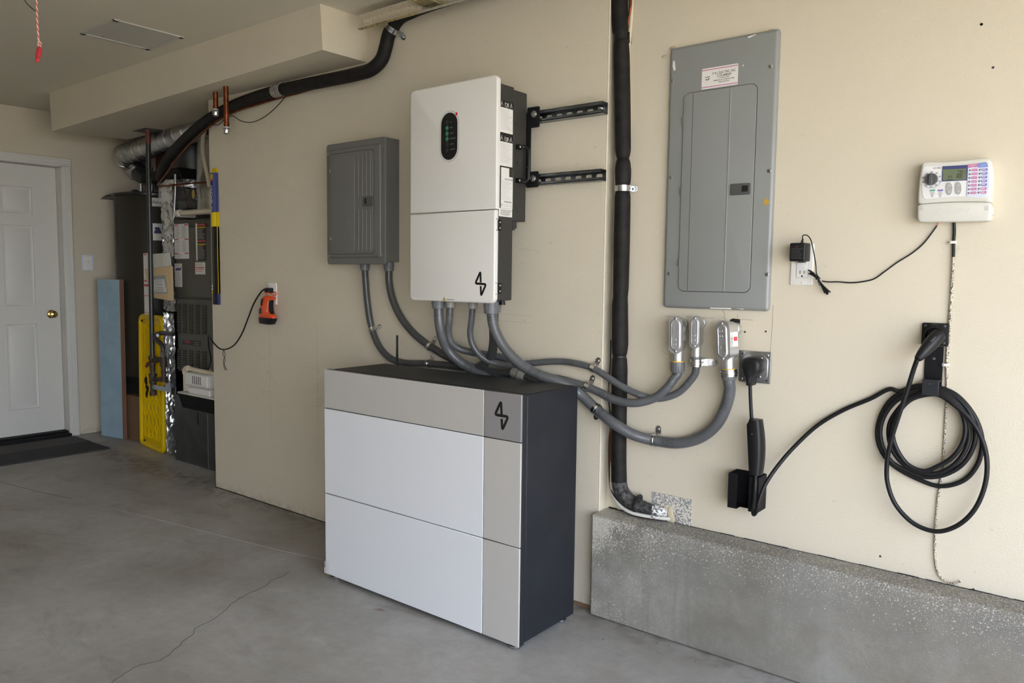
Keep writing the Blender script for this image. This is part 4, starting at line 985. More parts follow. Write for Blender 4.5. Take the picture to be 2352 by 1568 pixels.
b = MB(); c = P(1464, 1155, yv); d = (P(1484, 1166, yv)-P(1440, 1145, yv)).normalized(); b.cyl(c-d*.002, c+d*.002, .036); b.build('tie', 'ink', t)
strap('two-hole zinc strap round the black foam pipe', P(1430, 433, 2.566), (0, 0, 1), .0268, (1, 0, 0), WR, w_=.022, tab=.022, grp=None, two=True)
t = thing('drain_hose', 'cream drain tube beside the black foam pipe', 'hose', P(1449, 40, 2.59))
b = MB(); b.tube([P(1448, -40, 2.588), P(1451, 0, 2.588), P(1450, 40, 2.589), P(1446, 85, 2.59), P(1443, 120, 2.59), P(1444, 200, 2.59), P(1440, 330, 2.59), P(1420, 500, 2.593)], .0075, 10); b.build('upper_tube', 'pale_pvc', t)
b = MB(); b.tube([P(1406, 1060, 2.592), P(1404, 1110, 2.588), P(1408, 1135, 2.575), P(1424, 1160, 2.56), P(1448, 1176, 2.555), P(1475, 1183, 2.56), P(1500, 1187, 2.57), P(1539, 1192, 2.590)], .0068, 10); b.build('lower_tube', 'ctrl', t)
b = MB(); b.tube([P(1495, 1186, 2.5665), P(1515, 1188.5, 2.58), P(1533, 1191, 2.594)], .0078, 10); b.build('painted_tip', 'foilend', t)
t = thing('copper_line', 'bare copper line tucked along the black foam pipe', 'copper pipe', P(1447, 40, 2.58))
b = MB(); b.tube([P(1447, -40, 2.575), P(1449, 5, 2.575), P(1446, 30, 2.58), P(1441, 60, 2.585), P(1438, 90, 2.59)], .0048, 10); b.tube([P(1403, 990, 2.590), P(1402, 1080, 2.59), P(1404, 1125, 2.585), P(1412, 1145, 2.578), P(1430, 1165, 2.572), P(1462, 1185, 2.575), P(1490, 1192, 2.58), P(1529, 1203, 2.592)], .005, 10); b.build('pipe', 'copper', t)
b = MB(); b.tube([P(1403, 780, 2.592), P(1401, 850, 2.592), P(1397, 895, 2.593), P(1399, 930, 2.593), P(1403, 960, 2.59), P(1399, 1010, 2.59), P(1399, 1090, 2.588), P(1402, 1120, 2.58), P(1412, 1140, 2.560), P(1432, 1160, 2.553), P(1452, 1170, 2.552), P(1500, 1178, 2.58)], .0022, 8)
tag(b.build('control_wire', 'rubber'), 'thin black wire along the left edge of the black foam pipe', 'wire')
# foundation end: speckled plate and sealant
q = [P(u, v, WR) for u, v in ((1498.7, 1128.5), (1590, 1147), (1587, 1219), (1499, 1196))]
b = MB(); b.xz([(p.x, p.z) for p in q], WR-.0025, WR); pl = tag(b.build('steel_patch', 'plate'), 'paint-speckled steel patch on the wall where the pipes go through', 'plate')
screw(pl, P(1582, 1152, WR-.0025)-Vector(pl.location), .0035)
b = MB()
for u, v, r_, sx__, sz__ in ((1539, 1178, .018, .8, 1.5), (1543, 1192, .014, 1, 1.2), (1530, 1164, .010, 1.2, .9), (1536, 1200, .010, 1, 1.1)): p = P(u, v, WR-.002); b.sphere(p, r_, 14, (sx__, .28, sz__))
tag(b.build('foam_sealant', 'foamblob'), 'cream lump of expanding foam sealing the pipe hole', 'sealant')

# ================================================================== INSULATED PIPE (upper left, under soffit)
pp = [(1150, -45, 2.505), (1040, -8, 2.505), (980, 12, 2.505), (945, 26, 2.505), (915, 43, 2.505), (893, 80, 2.503), (886, 108, 2.50), (876, 137, 2.49), (855, 158, 2.475), (820, 170, 2.47), (740, 187, 2.48), (690, 197, 2.49), (640, 208, 2.50), (580, 226, 2.50), (530, 246, 2.505), (480, 274, 2.51), (450, 297, 2.53), (420, 325, 2.56), (395, 352, 2.60), (375, 382, 2.64), (368, 410, 2.70)]
pts3 = [P(*p) for p in pp]
for p in pts3:
    if p.x < -2.90: p.z = min(p.z, zb-.034)
t = thing('insulated_pipe', 'black foam-wrapped pipe sloping under the soffit toward the water heater', 'insulated pipe', P(740, 187, 2.5))
b = MB(); b.tube(pts3, .0310, 20, sub=8); b.build('foam_sleeve', 'foam', t)
b = MB(); b.tube([P(*p)+V(0, .0, -.0) for p in ((770, 186, 2.48), (730, 200, 2.51), (690, 212, 2.52), (640, 225, 2.515), (590, 240, 2.51), (540, 256, 2.505), (500, 277, 2.50), (465, 305, 2.51), (430, 337, 2.55), (400, 375, 2.60), (372, 412, 2.66), (362, 425, 2.68))], .006, 10); b.build('copper_line', 'copper', t)
p = P(652, 204, 2.498); d = pts3[11]-pts3[13]; d.normalize(); p = pts3[12]-d*.0
b = MB(); b.cyl(p-d*.036, p+d*.036, .0328, n=24); b.cyl(p+d*.026, p+d*.040, .0345, n=24); b.box(p.x-.01, p.x+.05, p.y-.02, p.y+.01, p.z+.028, p.z+.034); b.build('hanger_band', 'speckstrap', t)
c = pts3[4].lerp(pts3[5], .6); d = pts3[5]-pts3[4]
strap('zinc strap holding the foam pipe at the top of its bend', c, d, .0318, (1, 0, -.75), WL, w_=.024, tab=.038, grp=None)
b = MB(); b.tube([P(665, 209, 2.50), P(640, 240, 2.50), P(605, 270, 2.51), P(575, 281, 2.515), P(552, 277, 2.51), P(533, 266, 2.50), P(520, 272, 2.49), P(500, 287, 2.49), P(478, 284, 2.49)], .0022, 8); tag(b.build('thermostat_wire', 'rubber'), 'thin dark wire sagging below the foam pipe under the soffit', 'wire')
def stub(label, u, v0, v1, y):
    top = P(u, v0, y); bot = P(u, v1, y); bot.x = top.x; 
    t = thing('copper_stub', label, 'copper stub', top, 'capped copper stubs')
    b = MB(); b.cyl(V(top.x, y, zb+.01), V(top.x, y, bot.z+.02), .0135); b.cyl(V(top.x, y, bot.z+.045), V(top.x, y, bot.z+.035), .0155); b.build('pipe', 'copper', t)
    b = MB(); b.cyl(V(top.x, y, bot.z+.026), V(top.x, y, bot.z+.018), .0145); b.build('tape', 'paper', t)
    b = MB(); b.lathe(V(top.x, y, bot.z+.020), V(top.x, y, bot.z-.012), [(0, .019), (.15, .021), (.3, .018), (.85, .017), (1, .011)], 10); b.build('cap', 'zinc', t)
stub('short capped copper stub under the soffit, the left one', 495, 222, 262, 2.44)
stub('long capped copper stub under the soffit, the right one', 519, 218, 303, 2.40)

# ================================================================== GARAGE DOOR TRACK
t = thing('door_track', 'galvanised horizontal door track with cream overspray near the ceiling', 'door track', (-2.6, 2.42, 2.41))
x0 = -2.815
b = MB(); xe = -2.44
prof = [(2.395, 2.474), (2.410, 2.468), (2.424, 2.462), (2.430, 2.450), (2.430, 2.428), (2.424, 2.418), (2.410, 2.412), (2.392, 2.414)]
for i in range(len(prof)-1):
    (ya, za_), (yb2, zb2) = prof[i], prof[i+1]; b.m = 1 if i >= 5 else 0
    b.prism([(x0, ya, za_), (x0, yb2, zb2), (x0, yb2+.0018, zb2+.0012), (x0, ya+.0018, za_+.0012)], [(xe, ya, za_), (xe, yb2, zb2), (xe, yb2+.0018, zb2+.0012), (xe, ya+.0018, za_+.0012)])
b.build('track_end', ['specrail', 'goldrail'], t, label='track end covered in cream overspray')
b = MB(); xs_ = xe
for i in range(len(prof)-1):
    (ya, za_), (yb2, zb2) = prof[i], prof[i+1]
    b.prism([(xs_, ya, za_), (xs_, yb2, zb2), (xs_, yb2+.0018, zb2+.0012), (xs_, ya+.0018, za_+.0012)], [(1.75, ya, za_), (1.75, yb2, zb2), (1.75, yb2+.0018, zb2+.0012), (1.75, ya+.0018, za_+.0012)])
b.build('track', 'zinc', t)
b = MB()
for u, v in ((846, 49), (853, 52), (846, 60)): p = P(u, v, 2.43); b.cyl(p-V(0, .0025, 0), p, .0045, n=10)
b.build('bolt_hole', 'paper', t)
b = MB()
for xx in (0.0,): b.box(xx, xx+.03, 2.43, 2.434, 2.44, ZC); 
b.build('hanger_strap', 'zinc', t)
b = MB(); p = P(973, 2, 2.40); b.box(p.x-.03, p.x+.05, 2.36, 2.43, 2.445, 2.468); b.cyl(p+V(-.02, -.03, .02), p+V(-.02, .03, .02), .022); tag(b.build('track_roller', 'goldrail'), 'zinc roller bracket sitting in the door track at the frame top', 'roller')

# ================================================================== OUTLET, TORCH AND CORD (left wall)
t = thing('wall_outlet', 'white wall outlet above the orange torch on the left wall', 'outlet', P(628, 674, WL))
oa, ob_ = P(617, 649, WL), P(637, 699, WL)
b = MB(); b.rbox(oa.x, ob_.x, WL-.006, WL-.0005, ob_.z, oa.z, r=.003, b=.003); b.build('cover_plate', 'whiteplastic', t)
ocx = (oa.x+ob_.x)/2
for zz in (oa.z-.042, ob_.z+.042): b = MB(); b.xz([(ocx-.016, zz-.010), (ocx-.012, zz-.015), (ocx+.012, zz-.015), (ocx+.016, zz-.010), (ocx+.016, zz+.010), (ocx+.012, zz+.015), (ocx-.012, zz+.015), (ocx-.016, zz+.010)], WL-.0075, WL-.005); b.build('socket', 'whiteplastic', t)
t = thing('power_cable', 'black power cord plugged into the left wall outlet', 'cord', P(625, 665, 2.50))
pz = oa.z-.042
b = MB(); b.rbox(ocx-.022, ocx+.016, WL-.040, WL-.0075, pz-.014, pz+.014, r=.006, b=.004); b.build('plug', 'black', t)
b = MB(); b.tube([(ocx-.016, WL-.022, pz), P(611, 664, 2.50), P(603, 667, 2.49), P(594, 678, 2.485), P(583, 697, 2.48), P(570, 730, 2.48), P(556, 765, 2.485), P(540, 790, 2.49), P(522, 801, 2.50), P(506, 801, 2.51), P(493, 790, 2.52), P(484, 778, 2.53), P(478, 770, 2.58), P(480, 800, 2.66), P(484, 830, 2.72), P(476, 850, 2.70), P(468, 872, 2.70)], [.008, .0065]+[.0042]*15, 10); b.build('cable', 'rubber', t)
b = MB(); b.tube([P(514, 803, 2.498), P(512, 812, 2.50), P(517, 825, 2.50), P(514, 840, 2.50), P(518, 850, 2.50)], .0016, 6); b.tube([P(514, 803, 2.49), P(517, 815, 2.50), P(513, 830, 2.50), P(521, 850, 2.50)], .0016, 6); b.build('twist_tie', 'rubber', t)
# torch
t = thing('torch', 'orange handheld torch with black lens rim hanging at the outlet', 'torch', P(615, 700, 2.49))
TC = lambda u, v: (480+u/3.921, 600+v/3.921)
yt = 2.500
body = [(497, 318), (520, 306), (560, 312), (586, 320), (596, 330), (572, 350), (562, 400), (566, 450), (580, 480), (596, 496), (593, 518), (465, 506), (464, 475), (468, 440), (476, 400), (484, 360)]
def slab(px, y0, y1, f=TC): q = [P(*f(*p), yt) for p in px]; return [(p.x, p.z) for p in q]
b = MB(); s2 = slab(body, 0, 0); cxm = sum(p[0] for p in s2)/len(s2); czm = sum(p[1] for p in s2)/len(s2)
def puffy(b, s2, yc, hd, steps=((1, .55), (.93, .80), (.80, 1.0))):
    cx_ = sum(p[0] for p in s2)/len(s2); cz_ = sum(p[1] for p in s2)/len(s2); n = len(s2); vs = []
    seq = [(k, -h_) for k, h_ in reversed(steps)]+[(k, h_) for k, h_ in steps]
    for k, h_ in seq: vs += [(cx_+(x-cx_)*k, yc+hd*h_, cz_+(z-cz_)*(1-(1-k)*.35)) for x, z in s2]
    m_ = len(seq); fs = [tuple(range(n)), tuple(range(m_*n-1, (m_-1)*n-1, -1))]
    for j in range(m_-1): fs += [(j*n+i, j*n+(i+1) % n, (j+1)*n+(i+1) % n, (j+1)*n+i) for i in range(n)]
    return b.add(vs, fs)
puffy(b, s2, yt, .015); b.build('body', 'orange', t, ang=60)
b = MB(); puffy(b, slab([(464, 503), (597, 514), (590, 540), (576, 567), (550, 570), (470, 556), (464, 530)], 0, 0), yt, .019); b.build('lens_rim', 'black', t, ang=50)
b = MB(); puffy(b, slab([(497, 335), (511, 332), (505, 365), (500, 396), (488, 400), (490, 370)], 0, 0), yt-.009, .010); puffy(b, slab([(482, 418), (492, 420), (498, 468), (475, 470), (477, 440)], 0, 0), yt-.009, .010); puffy(b, slab([(566, 352), (574, 350), (568, 400), (572, 445), (580, 475), (566, 460), (560, 400)], 0, 0), yt-.005, .013); b.build('grip', 'black', t, ang=50)
b = MB(); T3 = lambda u, v: P(*TC(u, v), yt-.012)
b.tube([T3(512, 322), T3(507, 300), T3(512, 285), T3(530, 285), T3(552, 288), T3(570, 300), T3(585, 305), T3(603, 300), T3(604, 286), T3(592, 276), T3(582, 286)], .0032, 8); b.build('hook', 'orange', t)
b = MB(); b.text('Energizer', P(*TC(528, 402), yt-.0156), .017, rot=76, depth=.0006); b.build('lettering', 'paper', t)

# ================================================================== WIPER BLADE PACKAGE ON WALL EDGE
t = thing('wiper_blade_package', 'long blue and yellow wiper blade package hanging on the wall edge', 'package', P(490, 540, 2.53))
wx0, wx1 = P(482.5, 540, 2.52).x, P(497, 540, 2.52).x; wm = wx0+(wx1-wx0)*.55
ZW = lambda v: P(490, v, 2.52).z
def wp(nm, v0, v1, ml, mr, pk=None):
    b = MB(); z0, z1 = ZW(v1), ZW(v0); b.m = 0; b.prism([(wx0, 2.529, z0), (wm, 2.521, z0), (wm, 2.539, z0), (wx0, 2.539, z0)], [(wx0, 2.529, z1), (wm, 2.521, z1), (wm, 2.539, z1), (wx0, 2.539, z1)])
    b.m = 1; b.prism([(wm, 2.521, z0), (wx1, 2.529, z0), (wx1, 2.539, z0), (wm, 2.539, z0)], [(wm, 2.521, z1), (wx1, 2.529, z1), (wx1, 2.539, z1), (wm, 2.539, z1)])
    return b.build(nm, [ml, mr], t)
b = MB(); b.box(P(486, 390, 2.53).x, P(496, 390, 2.53).x, 2.532, 2.538, ZW(398), ZW(385)); b.build('hang_tab', 'yellowcard', t)
sl = wp('upper_sleeve', 396, 487, 'blue', 'blue2'); wp('yellow_band', 487, 520, 'yellowcard', 'yellowcard'); wp('blade_tray', 520, 674, 'black', 'black'); b = MB(); b.prism([(wx1-.017, 2.5255, ZW(674)), (wx1, 2.5285, ZW(674)), (wx1, 2.538, ZW(674)), (wx1-.017, 2.538, ZW(674))], [(wx1-.017, 2.5255, ZW(520)), (wx1, 2.5285, ZW(520)), (wx1, 2.538, ZW(520)), (wx1-.017, 2.538, ZW(520))]); b.build('side_strip', 'yellowcard', t); wp('lower_sleeve', 674, 699, 'blue', 'blue2')
MT = Matrix(((.985, 0, -.17, 0), (-.17, 0, -.985, 0), (0, 1, 0, 0), (0, 0, 0, 1)))
b = MB(); b.text('MICHELIN', V((wx0+wm)/2-.002, 2.5235, ZW(455)), .034, MT, rot=-90, depth=.001); b.build('lettering', 'paper', sl)
b = MB(); b.prism([(wx0+.001, 2.5275, ZW(410)), (wm-.001, 2.5195, ZW(410)), (wm, 2.521, ZW(410)), (wx0, 2.529, ZW(410))], [(wx0+.001, 2.5275, ZW(399)), (wm-.001, 2.5195, ZW(399)), (wm, 2.521, ZW(399)), (wx0, 2.529, ZW(399))]); b.m = 1
b.prism([(wx0+.001, 2.5275, ZW(414)), (wm-.001, 2.5195, ZW(414)), (wm, 2.521, ZW(414)), (wx0, 2.529, ZW(414))], [(wx0+.001, 2.5275, ZW(410)), (wm-.001, 2.5195, ZW(410)), (wm, 2.521, ZW(410)), (wx0, 2.529, ZW(410))]); b.build('size_panel', ['yellowcard', 'redp'], sl)
for v in (657, 664, 672): p = P(487.5, v, 2.522); b = MB(); b.sphere(p, .006, 8, (1, .4, 1.3)); b.build('dot', 'paper' if v < 670 else 'yellowcard', t)


# ================================================================== REAR CORNER: LIGHT SWITCH, FLOOR MAT
t = thing('light_switch', 'white light switch with pale blue edge beside the rear door', 'light switch', (-6.55, 2.78, 1.37))
b = MB(); b.box(-6.55, -6.546, 2.738, 2.824, 1.313, 1.434); b.build('backing', 'paleblue', t, bevel=.002)
b = MB(); b.box(-6.546, -6.542, 2.750, 2.812, 1.322, 1.426); b.build('cover_plate', 'whiteplastic', t, bevel=.002)
b = MB(); b.box(-6.542, -6.536, 2.774, 2.788, 1.360, 1.392); b.build('toggle', 'ctrl', t, bevel=.002)
b = MB()
q = [F(0, 1028), F(176, 1000), F(247, 1031), F(0, 1072)]
t = thing('door_mat', 'dark two-tone carpet mat on the slab at the rear door', 'mat', (-6.18, 2.2, 0))
b = MB(); b.box(-6.49, -6.20, 1.30, 2.61, 0.001, .007); b.build('strip', 'mat2', t, label='grey strip nearer the door')
b = MB(); b.box(-6.20, -5.855, 1.30, 2.60, 0.001, .008); b.build('strip', 'mat1', t, label='near-black strip farther from the door')

# ================================================================== WATER HEATER on its platform
wc = (-6.185, 3.132); wr = .275
b = MB(); b.box(-6.50, -5.62, 2.935, 3.40, 0, .44); tag(b.build('water_heater_platform', 'vent'), 'dark raised platform under the water heater', 'platform')
t = thing('water_heater', 'tall dark olive water heater behind the blue foam board', 'water heater', (*wc, .44))
b = MB(); b.lathe((*wc, .44), (*wc, 1.90), [(0, wr*.97), (.01, wr), (.99, wr), (1, wr*.97)], 48); b.build('tank', 'wh', t)
b = MB(); b.lathe((*wc, .44), (*wc, .49), [(0, wr+.012), (1, wr+.008)], 48); b.build('base_ring', 'blackmatte', t)
b = MB(); b.lathe((*wc, 1.895), (*wc, 1.925), [(0, wr+.012), (.5, wr+.014), (1, wr-.05)], 48); b.sphere((wc[0]-.02, wc[1]-.12, 1.925), .04, 12, (1, 1, .7)); b.build('lid', 'whtop', t)
b = MB(); q = [P(u, v, 2.93) for u, v in ((242, 458), (256, 449), (275, 444), (300, 441), (318, 446), (270, 452), (258, 453))]; b.xz([(p.x, p.z) for p in q], 2.89, 2.99); b.build('lid_flap', 'whtop', t)
b = MB(); b.cyl((-6.02, 3.05, 1.92), (-6.02, 3.05, 2.12), .012); b.cyl((-6.25, 3.08, 1.92), (-6.25, 3.08, 2.06), .012); b.build('pipe_stub', 'zinc', t)
def on_tank(u, v):   # point on the tank shell seen at that pixel
    d = ray(u, v); o = CAMP; ax, ay = o.x-wc[0], o.y-wc[1]; R_ = wr+.001
    A = d.x*d.x+d.y*d.y; Bq = 2*(ax*d.x+ay*d.y); Cq = ax*ax+ay*ay-R_*R_; D = Bq*Bq-4*A*Cq
    s_ = (-Bq-sqrt(max(D, 0)))/(2*A); return o+d*s_
def tank_patch(nm, u0, u1, v0, v1, m, e=.001):
    pa, pb = on_tank(u0, (v0+v1)/2), on_tank(u1, (v0+v1)/2); a0 = math.atan2(pa.y-wc[1], pa.x-wc[0]); a1 = math.atan2(pb.y-wc[1], pb.x-wc[0])
    z1_, z0_ = on_tank((u0+u1)/2, v0).z, on_tank((u0+u1)/2, v1).z; b = MB(); R_ = wr+e; n = 8
    r0 = [(wc[0]+R_*cos(a0+(a1-a0)*k/n), wc[1]+R_*sin(a0+(a1-a0)*k/n)) for k in range(n+1)]
    b.add([(x, y, z) for z in (z0_, z1_) for x, y in r0], [(k, k+1, n+2+k, n+1+k) for k in range(n)]); o_ = b.build(nm, m, t); return o_, (a0+a1)/2, (z0_+z1_)/2
lb_, am, zm = tank_patch('maker_label', 340, 374, 454, 474, 'paper')
TX = Matrix(((-sin(am), 0, cos(am), 0), (cos(am), 0, sin(am), 0), (0, 1, 0, 0), (0, 0, 0, 1)))
b = MB(); b.text('Reliance', V(wc[0]+(wr+.002)*cos(am), wc[1]+(wr+.002)*sin(am), zm), .036, TX, depth=.003); b.build('lettering', 'ink', lb_)
lb_, am, zm = tank_patch('service_label', 351, 374, 513, 552, 'paper')
b = MB()
for k in range(7): aa = am-.06+k*.018; b.sphere((wc[0]+(wr+.001)*cos(aa), wc[1]+(wr+.001)*sin(aa), zm+.012+.014*((k*5) % 3-1)), .012, 8)
b.build('logo_print', 'navy', lb_)
tank_patch('tank_seam', 268, 271, 460, 850, 'whtop', .0015)
# instruction sheet, envelopes
def sheet(label, nm, cat, px, y, m, th=.004):
    q = [P(u, v, y) for u, v in px]; b = MB(); b.xz([(p.x, p.z) for p in q], y, y+th); return tag(b.build(nm, m), label, cat)
o = sheet('white instruction sheet with red bars hanging behind the gas pipe', 'instruction_sheet', 'sheet', [(329, 582), (346, 580), (350, 722), (332, 722)], 2.812, 'paper')
b = MB(); yy = 2.8115
for v0, v1 in ((583, 586), (643, 647), (652, 658), (678, 680), (716, 718)):
    a, e = P(331, v0, yy), P(343, v1, yy); b.box(a.x, e.x, yy-.001, yy+.001, e.z, a.z)
bb = MB(); bb.v = [Vector(v)-Vector(o.location) for v in b.v]; bb.f = b.f; bb.mi = b.mi
me_ = bb.build('red_bar', 'redp'); me_.parent = o
o = sheet('white paper folder tucked into the top of the manila envelope', 'paper_folder', 'folder', [(335, 584), (380, 581), (376, 590), (378, 605), (382, 621), (340, 622)], 2.806, 'ctrl', .006)
q = [P(u, v, 2.803) for u, v in ((380, 581), (389, 580), (394, 620), (381, 621), (376, 606), (375, 592))]; bb = MB(); bb.xz([(p.x, p.z) for p in q], 2.801, 2.806); bb.v = [v-Vector(o.location) for v in bb.v]; ff = bb.build('flap', 'paper'); ff.parent = o
o = bpy.data.objects['instruction_sheet']
t = thing('manila_envelope', 'bulging manila envelope with shipping label hanging behind the gas pipe', 'envelope', P(370, 690, 2.80))
b = MB(); q = [P(u, v, 2.795) for u, v in ((334, 617), (395, 611), (397, 689), (392, 690), (353, 684), (338, 640))]
puffy(b, [(p.x, p.z) for p in q], 2.795, .010); b.build('envelope', 'manila', t, ang=60)
b = MB(); q = [P(u, v, 2.784) for u, v in ((352, 634), (380, 631.5), (386, 675), (355, 674))]; b.xz([(p.x, p.z) for p in q], 2.784, 2.786); pc = b.build('pouch', 'btn', t)
b = MB(); q = [P(u, v, 2.783) for u, v in ((354, 642), (377, 641), (382, 670.5), (354, 669))]; b.xz([(p.x, p.z) for p in q], 2.7825, 2.784); b.m = 1
for k, v in enumerate((645, 650, 654, 660, 664, 667)): a = P(357, v, 2.782); e = P(375+k*.6, v, 2.782); lines(b, a.x, e.x, [a.z], 2.782, .0035, seed=k+30, minf=.8)
b.build('shipping_label', ['paper', 'text'], pc)

# ================================================================== BLUE FOAM BOARD, CARDBOARD BOX, YELLOW PANEL
def leaning(base_l, base_r, h, lean):
    """frame: local x along the base, local y into the thickness, local z up the leaning face"""
    bl, br = Vector(base_l), Vector(base_r); ex = (br-bl).normalized(); back = V(-ex.y, ex.x, 0); ez = (V(0, 0, 1)*cos(lean)+back*sin(lean)); ey = (back*cos(lean)-V(0, 0, 1)*sin(lean))
    return Matrix(((ex.x, ey.x, ez.x, bl.x), (ex.y, ey.y, ez.y, bl.y), (ex.z, ey.z, ez.z, bl.z), (0, 0, 0, 1))), (br-bl).length
bl, br = F(233, 1000), F(283, 1009); X, W_ = leaning(bl, br, 1.22, radians(.4))
t = thing('foam_board', 'tall pale blue foam board standing between the light switch and water heater', 'board', bl)
hb = P(262, 642, (bl.y+br.y)/2).z
b = MB(); b.box(0, W_, 0, .022, .003, hb); b.xf(X); b.build('board', 'bluefoam', t)
b = MB(); b.box(W_, W_+.014, -.002, .026, .003, hb+.002); b.xf(X); b.build('brown_edge', 'boardedge', t)
b = MB(); rnd = random.Random(5)
for (fx0, fz) in ((.35, .95), (.08, .86), (.62, .86), (.5, .76), (.35, .62), (.55, .60), (.1, .50), (.45, .36), (.6, .34), (.08, .22)):
    for k in range(3):
        L = rnd.uniform(.05, .10); b.box(fx0*W_, min(fx0*W_+L, W_-.005), -.0006, .001, fz*hb-k*.014, fz*hb-k*.014+.0035)
b.xf(X); b.build('printing', 'blueprint', t)
c = F(306, 1018); t = thing('cardboard_box', 'brown cardboard box in the shade between foam board and yellow panel', 'box', (-6.0, 2.88, 0))
b = MB(); b.box(-6.13, -5.79, 2.855, 2.925, 0.001, .35); b.build('carton', 'card', t, bevel=.003)
b = MB(); b.add([(-5.95, 2.854, .35), (-5.79, 2.854, .35), (-5.79, 2.80, .375), (-5.95, 2.80, .37)], [(0, 1, 2, 3)]); b.build('flap', 'card', t)
# yellow panel
bl, br = F(319, 1021), F(372, 1043); X, W_ = leaning(bl, br, 1.0, radians(1.0))
hy = P(350, 726, (bl.y+br.y)/2).z
t = thing('plastic_bed_base', 'yellow moulded plastic panel with diamond ribs leaning in the alcove', 'panel', bl)
b = MB(); b.rbox(0, W_, .022, .040, .004, hy, r=.05, b=.0); b.xf(X); b.build('sheet', 'yellow', t)
b = MB(); rim = []
rr = .055
for k, (cx_, cz_, a0) in enumerate(((W_-rr, hy-rr, 0), (rr, hy-rr, 90), (rr, .004+rr, 180), (W_-rr, .004+rr, 270))):
    for i in range(5): a = radians(a0+90*i/4); rim.append((cx_+(rr-.012)*cos(a), .022, cz_+(rr-.012)*sin(a)))
b.tube(rim, .020, 10, smooth=False, closed=True); b.xf(X); b.build('rim', 'yellow', t)
b = MB(); nc = 5; nr_ = 9; w0, w1, h0, h1 = .045, W_-.045, .075, hy-.07
for c_i in range(nc):
    xa = w0+(w1-w0)*(c_i+.5)/nc; am_ = (w1-w0)/nc*.33
    for sgn in (1, -1):
        b.tube([(xa+sgn*am_*(1 if r_ % 2 else -1), .019, h0+(h1-h0)*r_/nr_) for r_ in range(nr_+1)], .0052, 6, smooth=False)
b.xf(X); b.build('ribs', 'yellow', t)
b = MB()
for (x, z) in ((.12, .46), (.14, .43), (.10, .50), (.12, .40)): b.sphere((x, .018, z), .025, 8, (.7, .4, 1.2))
b.sphere((.07, .004, hy-.045), .008, 8); b.sphere((.10, .004, .05), .008, 8); b.xf(X); b.build('strap_remnant', 'blackmatte', t)

# ================================================================== FURNACE
YU = 2.85
ux0, ux1 = -5.315, -4.80
uz0, uz1 = .60, 1.672
t = thing('furnace', 'olive grey upright furnace with louvred front and service labels', 'furnace', ((ux0+ux1)/2, 3.1, .0))
b = MB(); b.box(ux0, ux1, YU+.012, 3.38, uz0, uz1); b.build('cabinet', 'furn', t, bevel=.006)
def up(u, v): return P(u, v, YU)
zs_ = up(440, 684).z
b = MB(); b.box(ux0+.004, ux1-.004, YU, YU+.014, zs_+.004, uz1-.05); b.build('upper_door', 'furn', t, bevel=.006)
b = MB(); b.box(ux0+.004, ux1-.004, YU, YU+.014, uz0+.005, zs_-.004); ldoor = b.build('lower_door', 'furn', t, bevel=.006)
def louvres(v0, v1, n):
    b = MB(); b.m = 0; cols = [(408, 415), (419.5, 429), (434, 443.5), (449, 458.5), (464, 475)]
    for (u0, u1) in cols:
        for k in range(n):
            u = (u0+u1)/2; dv = (u-440)*.10; v = v0+(v1-v0)*k/(n-1)+dv*.6; a = up(u0, v); e = up(u1, v); h = .0115; z = (a.z+e.z)/2
            b.m = 0; b.box(a.x, e.x, YU-.0008, YU+.001, z-h*.45, z+h*.35)
            b.m = 1; b.prism([(a.x, YU, z+h*.95), (a.x, YU-.007, z+h*.2), (a.x, YU-.0065, z+h*.02), (a.x, YU, z+h*.5)], [(e.x, YU, z+h*.95), (e.x, YU-.007, z+h*.2), (e.x, YU-.0065, z+h*.02), (e.x, YU, z+h*.5)])
    b.build('louvre_bank', ['vent', 'furn'], ldoor)
louvres(701, 764, 15); louvres(806, 848, 9)
a, e = up(419, 778.6), up(460.5, 790); e.z = up(419, 789.8).z; b = MB(); b.box(a.x, e.x, YU-.002, YU, e.z, a.z); nb = b.build('badge', 'ink', ldoor)
zc_ = (a.z+e.z)/2
b = MB(); b.text('TRANE', V(a.x+(e.x-a.x)*.30, YU-.0025, zc_+.002), .030, xs=.75, depth=.001); b.build('lettering', 'redp', nb)
b = MB(); lines(b, a.x+(e.x-a.x)*.66, e.x-.01, [zc_+.006, zc_-.008], YU-.002, .007, seed=4, minf=.98); b.build('small_print', 'text', nb)
def ulabel(nm, u0, u1, v0, v1, m, lines_=(), bars=(), seed=1, lm='text', par=None):
    a, e = up(u0, v0), up(u1, v1); b = MB(); b.box(a.x, e.x, YU-.0012, YU, e.z, a.z); b.m = 1
    for (fa, fb, n, x0_, x1_) in lines_: lines(b, a.x+(e.x-a.x)*x0_, a.x+(e.x-a.x)*x1_, frange(a.z+(e.z-a.z)*fa, a.z+(e.z-a.z)*fb, n), YU-.0012, .0022, seed=seed, minf=.6)
    b.m = 2
    for (fa, fb, x0_, x1_) in bars: b.box(a.x+(e.x-a.x)*x0_, a.x+(e.x-a.x)*x1_, YU-.002, YU-.001, a.z+(e.z-a.z)*fb, a.z+(e.z-a.z)*fa)
    b.m = 3
    return b.build(nm, [m, lm, 'redp', 'yellowcard'], t)
ulabel('instruction_label', 400, 434.5, 515, 594, 'paper', [(.08, .40, 11, .06, .46), (.08, .40, 11, .54, .94), (.50, .80, 9, .06, .46), (.50, .78, 9, .54, .94), (.88, .96, 3, .06, .6)], [(.02, .05, .02, .28), (.02, .05, .72, .98), (.43, .46, .02, .28), (.43, .46, .72, .98), (.83, .86, .02, .28), (.83, .86, .72, .98)], 41)
ulabel('danger_label', 449.5, 474, 513, 598, 'ink', [(.16, .42, 9, .2, .95), (.60, .95, 12, .2, .95)], [(.02, .07, .18, .98), (.46, .50, .18, .98)], 42, 'lighttext')
